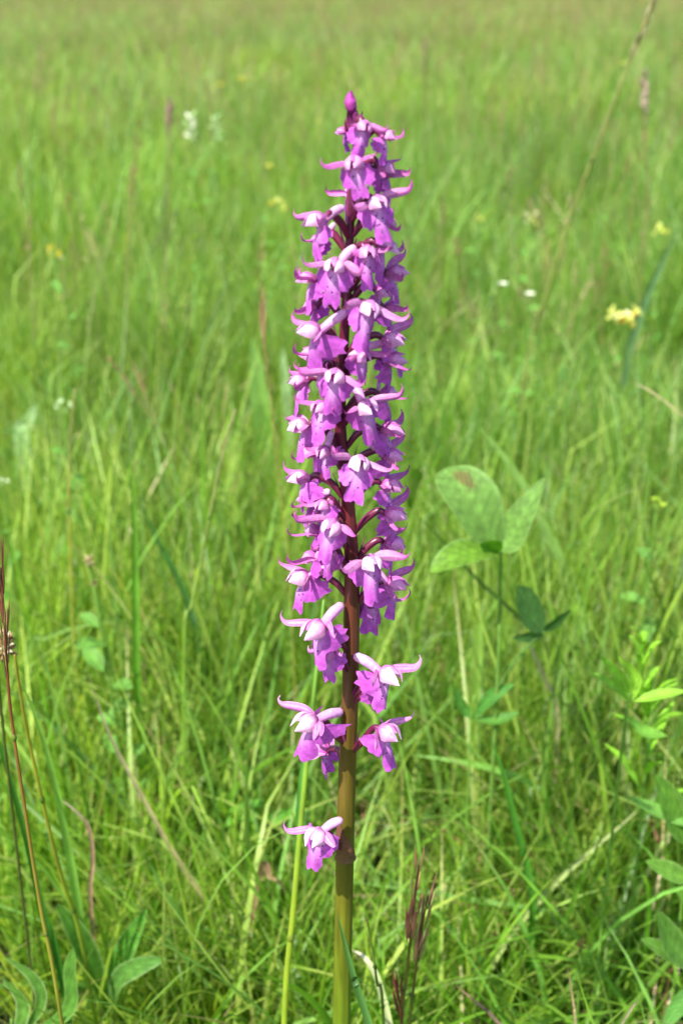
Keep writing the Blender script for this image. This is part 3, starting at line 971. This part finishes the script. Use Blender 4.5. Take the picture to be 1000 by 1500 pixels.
# left edge stalks
grass_stalk('grass_stalk', 'orange brown flowering stalk along the left edge', 'grass stalk', [(2, 832), (8, 930), (16, 1040), (36, 1180), (60, 1330), (92, 1506)], .36, .34, (.0003, .0007), np.array([S(130, 150, 50), S(146, 140, 56), S(128, 70, 46), S(110, 60, 44)]),
            head=('tight', .04, .002, [S(110, 60, 46), S(90, 80, 40), S(140, 110, 70)], 24), seed=7)
grass_stalk('grass_stalk', 'slender yellow green stalk right of the orange brown one at left', 'grass stalk', [(22, 960), (38, 1060), (64, 1180), (92, 1290), (122, 1390)], .40, .44, (.0005, .0010), np.array([S(120, 156, 50), S(150, 156, 50), S(150, 140, 60)]), seed=8)
single_blade('long_grass', 'dark green blade leaning in from the left edge', 'grass blade', [(-30, 1010), (6, 1110), (40, 1230), (62, 1330), (90, 1430)], .36, .36, .0016, S(56, 108, 34), fold=.7)
single_blade('long_grass', 'light green blade arching over the lower left corner', 'grass blade', [(28, 985), (66, 1090), (92, 1200), (112, 1310), (126, 1415)], .44, .46, .0022, S(116, 160, 66), fold=.5)
# long straws
single_blade('straw', 'long grey brown straw leaning across the lower left grass', 'straw', [(128, 985), (160, 1075), (205, 1160), (255, 1250), (335, 1375)], .50, .52, .0013, S(170, 160, 110), dry=S(150, 134, 116), m=M_dry, fold=.6)
single_blade('long_grass', 'long pale blade slanting across the lower right grass', 'grass blade', [(942, 1180), (880, 1232), (820, 1285), (760, 1350), (715, 1420)], .55, .50, .0024, S(150, 168, 96), dry=S(170, 176, 120), m=M_dry)
single_blade('long_grass', 'dark green blade standing upright in the lower right grass', 'grass blade', [(716, 1080), (735, 1130), (752, 1200), (770, 1270), (778, 1340)], .52, .50, .0022, S(64, 118, 34), fold=.6)
single_blade('long_grass', 'green blade lying level right of the two low flowers', 'grass blade', [(600, 1106), (650, 1112), (715, 1125), (780, 1150), (800, 1190)], .60, .58, .0022, S(110, 160, 54))
single_blade('long_grass', 'long pale green blade arching level above the left edge plantain', 'grass blade', [(186, 909), (150, 911), (110, 918), (70, 932), (40, 960)], .60, .60, .0018, S(140, 176, 92))
single_blade('long_grass', 'long dark green blade leaning left in the middle left grass', 'grass blade', [(202, 725), (225, 780), (252, 830), (278, 890), (290, 950)], .62, .60, .0022, S(56, 100, 36), fold=.7)
single_blade('long_grass', 'broad green blade standing straight left of the dark leaning one', 'grass blade', [(190, 660), (196, 740), (198, 830), (199, 920), (202, 1020)], .56, .55, .0023, S(96, 146, 44), fold=.6)
single_blade('long_grass', 'dark thin blade running diagonally under the big leaflet', 'grass blade', [(606, 748), (650, 795), (700, 850), (760, 905), (800, 960)], .52, .56, .0011, S(66, 96, 44), fold=.7)
single_blade('long_grass', 'broad pale blade bent over in the middle right grass', 'grass blade', [(700, 625), (735, 665), (772, 720), (800, 780), (828, 860)], .66, .66, .0030, S(130, 166, 84))
single_blade('straw', 'short white tipped straw in the right half below the dark leaf', 'straw', [(768, 930), (782, 960), (800, 1000), (815, 1050)], .48, .50, .0012, S(170, 160, 120), dry=S(190, 180, 150), m=M_dry)
single_blade('straw', 'upright brown straw at the bottom edge of the right half', 'straw', [(829, 1408), (835, 1445), (840, 1480), (842, 1515)], .38, .38, .0006, S(170, 150, 110), dry=S(120, 90, 70), m=M_dry)
single_blade('straw', 'grey brown straw leaning right at the lower right corner', 'straw', [(941, 1459), (922, 1480), (904, 1508)], .38, .38, .0006, S(150, 140, 110), dry=S(90, 70, 60), m=M_dry)
single_blade('straw', 'brown straw leaning left at the bottom right of the red ears', 'straw', [(666, 1443), (690, 1462), (716, 1484), (740, 1510)], .40, .40, .0008, S(130, 110, 90), dry=S(150, 110, 90), m=M_dry)
single_blade('straw', 'pale broken straw in the grass left of the plantain leaves', 'straw', [(82, 1166), (108, 1185), (130, 1212), (136, 1260), (134, 1340)], .46, .47, .0012, S(160, 130, 100), dry=S(200, 190, 160), m=M_dry)
single_blade('dry_leaf', 'curled brown leaf tip right of the arched stalk foot', 'dry leaf', [(418, 1308), (408, 1290), (396, 1284), (380, 1282)], .50, .50, .0018, S(160, 130, 100), dry=S(190, 150, 120), m=M_dry)
single_blade('straw', 'pale straw lying flat in the grass left of the stem', 'straw', [(150, 1232), (180, 1222), (205, 1216), (230, 1210)], .62, .62, .0020, S(180, 170, 110), m=M_dry, rooted=False)

# out of focus stalks further back
ST = 'blurred grass stalk'
grass_stalk('grass_stalk', 'very tall pale grass stalk leaning right up to the top edge', ST, [(962, -10), (925, 80), (880, 200), (838, 310), (800, 430), (770, 540)], 1.0, 1.12, (.0009, .0016), np.array([S(150, 160, 90), S(150, 160, 90), S(176, 166, 120)]),
            head=('tight', .06, .004, [S(190, 180, 150), S(170, 160, 110)], 22), seed=11)
grass_stalk('grass_stalk', 'thin stalk with a pinkish grey ear behind left of the orchid tip', ST, [(248, 150), (248, 190), (247, 250), (244, 310), (242, 380)], 1.5, 1.5, (.0008, .0012), np.array([S(120, 130, 80), S(150, 120, 100)]),
            head=('tight', .04, .005, [S(176, 140, 130), S(150, 116, 110)], 24), seed=12)
grass_stalk('grass_stalk', 'reddish brown stalk left of the orchid at mid height', ST, [(384, 440), (386, 490), (393, 550), (402, 630), (410, 720), (424, 840)], .72, .70, (.0004, .0007), np.array([S(140, 156, 60), S(146, 150, 70), S(140, 120, 76), S(140, 100, 76)]),
            head=('tight', .03, .0018, [S(146, 104, 84), S(140, 100, 80)], 14), seed=13)
grass_stalk('grass_stalk', 'straight brownish stalk in the left middle of the meadow', ST, [(110, 570), (104, 640), (101, 720), (104, 820), (108, 930), (112, 980)], .72, .70, (.0005, .0011), np.array([S(120, 150, 56), S(150, 156, 60), S(150, 140, 100)]), seed=14)
grass_stalk('grass_stalk', 'slim stalk with pale tip leaning right in the left middle', ST, [(345, 600), (330, 650), (312, 730), (295, 820), (280, 890), (270, 950)], .62, .60, (.0004, .0009), np.array([S(120, 160, 50), S(130, 150, 70), S(170, 150, 120)]), seed=15)
grass_stalk('grass_stalk', 'faint dark stalk standing in the far meadow right of centre', ST, [(622, 60), (624, 120), (622, 200)], 2.2, 2.2, (.0012, .0016), np.array([S(110, 130, 60), S(120, 100, 80)]), head=('tight', .06, .005, [S(130, 110, 90)], 16), seed=16)
grass_stalk('grass_stalk', 'grey brown stalk with loose ear near the upper right edge', ST, [(942, 108), (943, 150), (945, 220), (946, 300)], 1.6, 1.6, (.0009, .0014), np.array([S(130, 140, 70), S(150, 130, 110)]), head=('spike', .05, .006, [S(190, 160, 150), S(160, 140, 120)], 18), seed=17)
single_blade('straw', 'pinkish straw leaning in at the right edge at mid height', 'straw', [(925, 560), (950, 572), (975, 590), (1010, 618)], .72, .72, .0008, S(160, 150, 104), dry=S(166, 146, 116), m=M_dry, rooted=False)
single_blade('long_grass', 'bluish green blade leaning right near the upper right edge', 'grass blade', [(1000, 322), (975, 370), (950, 425), (930, 480), (915, 540)], .95, .95, .0040, S(100, 136, 90))
single_blade('long_grass', 'pale broad leaf standing left of the orchid at mid height', 'grass blade', [(368, 496), (374, 530), (378, 570), (384, 620)], .80, .80, .0075, S(130, 172, 84), fold=.2)
single_blade('long_grass', 'narrow pale leaf tip just left of the orchid spike', 'grass blade', [(414, 508), (415, 530), (418, 560), (420, 600)], .80, .80, .0036, S(170, 200, 140), fold=.2)
single_blade('long_grass', 'light green upright leaf behind the low right flowers', 'grass blade', [(705, 898), (700, 930), (697, 965), (694, 1010)], .54, .54, .0038, S(146, 184, 80), fold=.2)


# ---- broad leaved plants
def leaf_part(mb, pts, hint, hw, col, edge=None, cup=.22, power=.75, wide=.5, nu=18, nv=9, ruffle=0.03, rng=random, hole=None):
    edge = col if edge is None else edge

    def prof(t):
        return max(0.03, math.sin(math.pi * (t ** (math.log(.5) / math.log(wide)) * .97 + .02))) ** power

    def cf(t, v):
        c = w3(col) * (.96 + .06 * math.cos(t * 60 + abs(v) * 9))
        c = c * (1 - .22 * (abs(math.sin((t * 1.0 - abs(v) * .18) * 24)) > .93))
        if hole and math.hypot((t - hole[0]) * 7, (v - hole[1]) * 3.4) < 1 + .3 * math.sin(t * 60) * math.sin(v * 17): c = w3(S(112, 112, 58)) * (.8 + .3 * math.sin(t * 90 + v * 30))
        if abs(v) < .12: c = c * 1.2
        if abs(v) > .9: c = c * .35 + w3(edge) * .65
        return c
    petal(mb, pts, hint, hw, prof, cup, nu, nv, col=cf, ruffle=ruffle, rng=rng)


def clover_plant():
    Y = .55
    top = at(733, 806, Y)
    base = down(at(725, 1080, Y + .01))
    root = empty('broad_clover', base, 'clover like plant with three big pale oval leaflets, right of the orchid', 'plant')
    mb = MB()
    tube(mb, [base, at(728, 1000, Y), at(731, 900, Y), top], [.0011, .001, .0008], S(110, 146, 64), 8, 20)
    mb.build('stem', M_leaf, root, base)
    for pts, hint, hw, col, wd in [   # the biggest has a withered patch
        ([top, at(712, 770, Y), at(690, 730, Y + .004), at(664, 700, Y + .012), at(648, 688, Y + .02)], (.5, -1, .45), .0140, S(100, 136, 62), .50),
        ([top, at(748, 786, Y), at(768, 750, Y), at(797, 700, Y + .004)], (-.9, -.8, .3), .0085, S(100, 136, 62), .42),
        ([top, at(700, 806, Y - .012), at(664, 816, Y - .02), at(630, 838, Y - .024)], (.1, -.35, 1), .0085, S(96, 134, 40), .5)]:
        mb = MB(); leaf_part(mb, pts, hint, hw, col, edge=S(116, 150, 80), wide=wd, cup=.16, nu=40, nv=21, hole=(.70, .30) if hw > .01 else None)
        mb.build('leaflet', M_leaf, root, base)
    mb = MB(); leaf_part(mb, [at(733, 806, Y - .004), at(720, 800, Y - .01), at(703, 797, Y - .014)], (0, -1, .1), .0045, S(78, 130, 30))
    mb.build('stipule', M_leaf, root, base)
    n2 = at(796, 925, Y)
    mb = MB(); tube(mb, [at(727, 1010, Y), at(760, 960, Y), n2], [.0008, .0006], S(90, 130, 60), 6, 10)
    mb.build('side_stem', M_leaf, root, base)
    for pts, hw in [([n2, at(780, 905, Y), at(767, 875, Y), at(758, 858, Y)], .0068), ([n2, at(812, 912, Y), at(835, 893, Y)], .0035), ([n2, at(776, 932, Y), at(750, 935, Y)], .0035)]:
        mb = MB(); leaf_part(mb, pts, (.6, -1, .1), hw, S(62, 98, 46), wide=.45)
        mb.build('lower_leaflet', M_leaf, root, base)


clover_plant()


def leafy(name, label, base, axis, leaves, cat='plant', stem_r=.0009, stem_c=S(110, 150, 60), part='leaf'):
    root = empty(name, base, label, cat)
    mb = MB(); tube(mb, axis, [stem_r, stem_r * .5], stem_c, 7, 16); mb.build('stem', M_leaf, root, base)
    for L_ in leaves:
        pts, hint, hw, col = L_[:4]; edge = L_[4] if len(L_) > 4 else None
        mb = MB(); leaf_part(mb, pts, hint, hw, col, edge, cup=L_[5] if len(L_) > 5 else .25)
        mb.build(part, M_leaf, root, base)
    return root


# bright feathery herb on the right
rr = random.Random(21)
Y = .50
base = down(at(948, 1180, Y))
axis = [base, at(946, 1110, Y), at(940, 1030, Y), at(936, 930, Y)]
sp = bez(axis, 40)
lv = []
for i in range(26):
    t = 10 + i * 1.1
    p = Vector(sp[int(t)])
    a = i * 2.4
    L_ = (.034 - .0008 * i) * rr.uniform(.8, 1.1)
    d = Vector((math.cos(a), math.sin(a) * .8, .9 + i * .05)).normalized()
    lv.append(([p, p + d * L_ * .5 + Vector((0, 0, .002)), p + d * L_ - Vector((0, 0, .003))], (-d.x, -d.y, .6), .0016 + .001 * (i < 8), S(122, 172, 44) * rr.uniform(.85, 1.15)))
leafy('feathery_herb', 'bright yellow green herb with narrow whorled leaves at the right', base, axis, lv)
Yr = .46
base = down(at(905, 1130, Yr))
leafy('young_herb', 'young bright green herb with lance shaped leaves left of the feathery one', base, [base, at(912, 1080, Yr), at(925, 1025, Yr)], [
    ([at(925, 1027, Yr), at(908, 995, Yr), at(878, 960, Yr)], (.6, -1, .5), .0028, S(126, 174, 50)),
    ([at(925, 1027, Yr), at(930, 990, Yr), at(905, 962, Yr)], (-.3, -1, .6), .0026, S(134, 180, 56)),
    ([at(925, 1027, Yr), at(965, 1018, Yr), at(1004, 1012, Yr)], (0, -.5, 1), .0026, S(130, 178, 56)),
    ([at(922, 1030, Yr), at(898, 1005, Yr), at(866, 985, Yr)], (.1, -.4, 1), .0026, S(126, 174, 60)),
    ([at(918, 1050, Yr), at(940, 1070, Yr), at(975, 1078, Yr)], (0, -.5, 1), .003, S(110, 160, 60))])
Yr = .47
base = down(at(1010, 1330, Yr))
leafy('blue_green_herb', 'blue green broad leaved herb half cut by the right edge', base, [base, at(1003, 1250, Yr), at(985, 1150, Yr)], [
    ([at(1002, 1235, Yr), at(985, 1190, Yr), at(960, 1135, Yr)], (.6, -1, .4), .0075, S(92, 134, 48), S(120, 156, 80)),
    ([at(1012, 1290, Yr), at(982, 1278, Yr), at(945, 1262, Yr)], (.1, -.6, 1), .005, S(94, 136, 50), S(126, 160, 84)),
    ([at(1012, 1210, Yr), at(965, 1190, Yr), at(920, 1168, Yr)], (.1, -.6, 1), .0034, S(112, 160, 74))])
Yr = .42
base = down(at(1030, 1440, Yr))
leafy('blue_green_herb', 'lower blue green herb with broad leaves in the bottom right corner', base, [base, at(1022, 1420, Yr), at(1012, 1400, Yr)], [
    ([at(1018, 1420, Yr), at(985, 1385, Yr), at(962, 1335, Yr)], (.5, -1, .6), .0062, S(86, 126, 50), S(116, 150, 80)),
    ([at(1018, 1425, Yr), at(975, 1395, Yr), at(938, 1376, Yr)], (.1, -.5, 1), .004, S(88, 128, 50), S(116, 150, 80)),
    ([at(1018, 1440, Yr), at(995, 1470, Yr), at(970, 1506, Yr)], (.1, -.8, 1), .004, S(96, 146, 70))])
# ribwort plantain at lower left
Yr = .46
base = down(at(165, 1500, Yr))
leafy('ribwort_plantain', 'ribwort plantain with dark lance shaped leaves in the lower left grass', base, [base, at(165, 1500, Yr), at(165, 1470, Yr)], [
    ([at(160, 1490, Yr), at(138, 1420, Yr - .005), at(112, 1365, Yr - .01), at(84, 1324, Yr - .012)], (.6, -1, .35), .0052, S(78, 122, 42), S(150, 180, 110)),
    ([at(160, 1490, Yr), at(172, 1425, Yr), at(190, 1380, Yr), at(216, 1332, Yr)], (-.5, -1, .3), .0056, S(80, 132, 44), S(120, 164, 90)),
    ([at(164, 1490, Yr), at(172, 1438, Yr - .012), at(205, 1415, Yr - .018), at(243, 1404, Yr - .02)], (0, -.5, 1), .0046, S(84, 128, 54), S(140, 168, 110))])
Yr = .40
base = down(at(20, 1540, Yr))
leafy('ribwort_plantain', 'pale edged plantain leaves in the bottom left corner', base, [base, at(20, 1520, Yr), at(20, 1505, Yr)], [
    ([at(25, 1530, Yr), at(60, 1470, Yr), at(48, 1430, Yr), at(8, 1402, Yr)], (.4, -1, .5), .0026, S(88, 130, 52), S(180, 196, 140)),
    ([at(22, 1530, Yr), at(35, 1470, Yr), at(4, 1432, Yr)], (.1, -.6, 1), .0034, S(92, 134, 54), S(180, 196, 140)),
    ([at(25, 1530, Yr), at(100, 1480, Yr), at(104, 1420, Yr), at(108, 1388, Yr)], (-.2, -1, .4), .0034, S(84, 128, 48), S(130, 166, 90))])
# more single leaved herbs seen near the front
Yr = .55
base = down(at(690, 1110, Yr))
leafy('leafy_shoot', 'low shoot of dark leaves under the clover like plant', base, [base, at(690, 1060, Yr), at(700, 1030, Yr)], [
    ([at(695, 1050, Yr), at(720, 1020, Yr), at(752, 1002, Yr)], (0, -.7, 1), .0036, S(70, 122, 44)),
    ([at(695, 1052, Yr), at(676, 1035, Yr), at(664, 1005, Yr)], (.3, -1, .6), .0030, S(72, 120, 44)),
    ([at(695, 1054, Yr), at(730, 1054, Yr), at(760, 1044, Yr)], (0, -.6, 1), .0030, S(80, 128, 46))])


# ---- ribwort seed head at left edge
def plantain_head():
    Yp = .42
    top = at(8, 945, Yp)
    b = down(at(2, 1120, Yp))
    root = empty('plantain_head', b, 'whitish brown plantain flower head on a dark stalk at the left edge', 'flower head')
    mb = MB(); tube(mb, [b, at(3, 1050, Yp), at(7, 965, Yp)], [.0007, .0006], S(80, 90, 40), 7, 16); mb.build('stem', M_leaf, root, b)
    mb = MB(); r = random.Random(2)
    for i in range(60):
        a = r.random() * 6.28; h = r.uniform(-.004, .004); d = Vector((math.cos(a), math.sin(a), r.uniform(0, .9) + h * 120)).normalized()
        spikelet(mb, top + Vector((math.cos(a) * .0015, math.sin(a) * .0015, h)), d, .003, .0007, [S(150, 120, 80), S(200, 196, 160), S(110, 90, 50)][r.randrange(3)], r)
    mb.build('seed_head', M_dry, root, b)


plantain_head()


# ---- flower clusters in the meadow
def pea_flower(mb, p, d, s, col, r):
    d = Vector(d).normalized(); up = Vector((0, 0, 1)); sd = d.cross(up).normalized(); up = sd.cross(d)
    petal(mb, [p, p + d * s * .4 + up * s * .3, p + d * s * .5 + up * s * .95], tuple(-d), s * .45, lambda t: math.sin(math.pi * (t * .8 + .15)) ** .6, -.2, 6, 5, col=col)
    for q in (-1, 1):
        petal(mb, [p, p + d * s * .6 + sd * q * s * .12, p + d * s * 1.0 + sd * q * s * .1], tuple(sd * q), s * .25, lambda t: math.sin(math.pi * (t * .8 + .15)) ** .7, .3, 5, 3, col=col * 1.05)


def flower_head(name, label, cat, px, Y, width_px, cols, kind='pea', n=9, group=None, seed=0, foot=None, leaves=True, tall=1.0):
    r = random.Random(seed)
    c = at(px[0], px[1], Y)
    k = depth_of(c) / FPX
    Rr = width_px * k / 2
    b = Vector((c.x + r.uniform(-.02, .02), c.y + .01, 0))
    root = empty(name, b, label, cat, group)
    mb = MB(); tube(mb, [b, b.lerp(c, .5) + Vector((r.uniform(-.006, .006), 0, 0)), c - Vector((0, 0, Rr * .4))], [.0011, .0008], S(110, 146, 60), 6, 12)
    mb.build('stem', M_leaf, root, b)
    if kind == 'pea':
        for i in range(n):
            mb = MB(); a = i / n * 6.283 + r.uniform(-.2, .2); el = r.uniform(-.9, 1.0)
            d = Vector((math.cos(a), math.sin(a), el)).normalized()
            pea_flower(mb, c + d * Rr * r.uniform(.35, .8), d, Rr * r.uniform(.3, .48), cols[r.randrange(len(cols))] * r.uniform(.85, 1.1), r)
            mb.build('floret', M_flower, root, b)
    elif kind == 'cup':
        for i in range(5):
            mb = MB(); a = i / 5 * 6.283 + .3
            d = Vector((math.cos(a), math.sin(a) - .25, .0))
            pts = [c, c + d * Rr * .5 + Vector((0, 0, Rr * .12)), c + d * Rr + Vector((0, 0, Rr * .55))]
            petal(mb, pts, (-d.x, -d.y, .9), Rr * .5, lambda t: math.sin(math.pi * (t * .75 + .12)) ** .6, .25, 7, 5, col=cols[i % len(cols)])
            mb.build('petal', M_flower, root, b)
        mb = MB()
        tube(mb, [c, c + Vector((0, 0, Rr * .3))], [Rr * .22, Rr * .25], cols[0] * .75, 8, 4); mb.build('flower_centre', M_flower, root, b)
    else:  # spike of small pale buds
        for i in range(n):
            mb = MB(); s = i / max(1, n - 1); a = i * 2.4
            d = Vector((math.cos(a) * .7, math.sin(a) * .7, .7 - .5 * s)).normalized()
            q = c + Vector((0, 0, (.5 - s) * Rr * 3.2 * tall)) + d * Rr * .2
            spikelet(mb, q, d, Rr * .95, Rr * .24, cols[i % len(cols)], r)
            mb.build('bud', M_flower, root, b)
    if leaves:
        for i in range(5):
            a = r.random() * 6.28; h = b.lerp(c, .35 + .12 * i); L_ = r.uniform(.014, .024)
            d = Vector((math.cos(a), math.sin(a), r.uniform(.1, .8))).normalized()
            mb = MB(); leaf_part(mb, [h, h + d * L_ * .5, h + d * L_ - Vector((0, 0, .003))], (0, -.4, 1), L_ * .24, S(100, 146, 60), nu=8, nv=5)
            mb.build('leaf', M_leaf, root, b)


YEL, LEM, ORA, CRE, WHT = S(216, 200, 70), S(206, 210, 110), S(206, 146, 60), S(214, 216, 160), S(226, 230, 206)
G1 = 'small yellow flowers scattered through the meadow'
flower_head('yellow_flower', 'single bright yellow flower left of the orchid upper spike', 'flower', (408, 300), 1.55, 28, [YEL, LEM], 'pea', 7, G1, 1)
flower_head('yellow_flower', 'pale yellow double flower near the left edge', 'flower', (80, 370), 1.35, 28, [LEM, YEL, CRE], 'pea', 7, G1, 2)
flower_head('vetch_flower', 'large orange and yellow flower cluster at the right edge', 'flower', (916, 464), 1.10, 50, [LEM, CRE, LEM, CRE, YEL, CRE, LEM, ORA], 'pea', 16, G1, 3)
flower_head('yellow_flower', 'small deep yellow flower right of the upper spike', 'flower', (702, 320), 1.6, 20, [YEL, LEM, ORA], 'pea', 5, G1, 4)
flower_head('yellow_flower', 'cream coloured blurred flower right of the small deep yellow one', 'flower', (776, 320), 1.5, 26, [CRE, LEM], 'pea', 7, G1, 5)
flower_head('yellow_flower', 'faint yellow flower on the right edge below the top quarter', 'flower', (966, 338), 1.5, 26, [S(190, 200, 70), LEM], 'pea', 7, G1, 6)
flower_head('yellow_flower', 'faint yellow flower far off, left one of the distant pair', 'flower', (322, 126), 2.6, 14, [S(200, 196, 80)], 'cup', 5, G1, 7)
flower_head('yellow_flower', 'faint yellow flower far off, right one of the distant pair', 'flower', (354, 118), 2.6, 15, [S(206, 200, 80)], 'cup', 5, G1, 8)
flower_head('yellow_flower', 'tiny yellow flower between the far pair and the bright yellow one', 'flower', (394, 246), 1.9, 16, [S(190, 196, 80)], 'cup', 5, G1, 9)
flower_head('yellow_flower', 'greenish yellow flower among grass at the right below the clover height', 'flower', (962, 735), .70, 26, [S(180, 206, 70), S(160, 190, 60)], 'pea', 8, G1, 10)
flower_head('yellow_flower', 'pale yellow flower high in the upper right, beside the leaning stalk', 'flower', (911, 95), 1.9, 12, [LEM], 'cup', 5, G1, 12)
flower_head('pale_bud_spike', 'pale green bud spike in the upper left, taller of two', 'flower', (280, 190), 1.7, 22, [S(176, 206, 140), WHT], 'spike', 12, 'pale bud spikes in the upper left', 13)
flower_head('pale_bud_spike', 'pale green bud spike right of the taller one in the upper left', 'flower', (316, 190), 1.8, 18, [S(170, 200, 140)], 'spike', 9, 'pale bud spikes in the upper left', 14)
flower_head('white_flower', 'small white flower right of the spike at the height of the left yellow ones', 'flower', (736, 418), 1.2, 15, [WHT], 'cup', 5, 'small white flowers right of the spike', 15)
flower_head('white_flower', 'brighter small white flower, right one of the two', 'flower', (775, 433), 1.2, 16, [WHT], 'cup', 5, 'small white flowers right of the spike', 16)
flower_head('white_flower', 'whitish blurred flower head near the left edge at mid height', 'flower', (92, 592), .9, 28, [S(190, 212, 160)], 'pea', 7, 'whitish flowers at the left edge', 17)
flower_head('white_flower', 'small whitish flower on the left edge below the others', 'flower', (6, 703), .78, 20, [S(206, 220, 180)], 'pea', 6, 'whitish flowers at the left edge', 18)
flower_head('brown_bud', 'brown dried flower head in the left middle, upper of two', 'flower', (131, 824), .62, 17, [S(150, 130, 96), S(180, 160, 120)], 'spike', 9, 'brown dried flower heads', 19, tall=.4)
flower_head('brown_bud', 'brown dried flower head just under the upper one', 'flower', (138, 856), .62, 13, [S(128, 104, 76)], 'spike', 7, 'brown dried flower heads', 20, tall=.4)
flower_head('brown_bud', 'tiny brown sedge head in the lower right grass', 'flower', (850, 1386), .44, 16, [S(140, 96, 60), S(110, 80, 50)], 'spike', 8, 'brown dried flower heads', 22, tall=.4, leaves=False)
single_blade('pale_leaf', 'pale whitish green leaf near the left edge at mid height', 'leaf', [(54, 592), (46, 606), (38, 622), (32, 640)], .85, .85, .006, S(176, 206, 150), fold=.15, m=M_leaf)
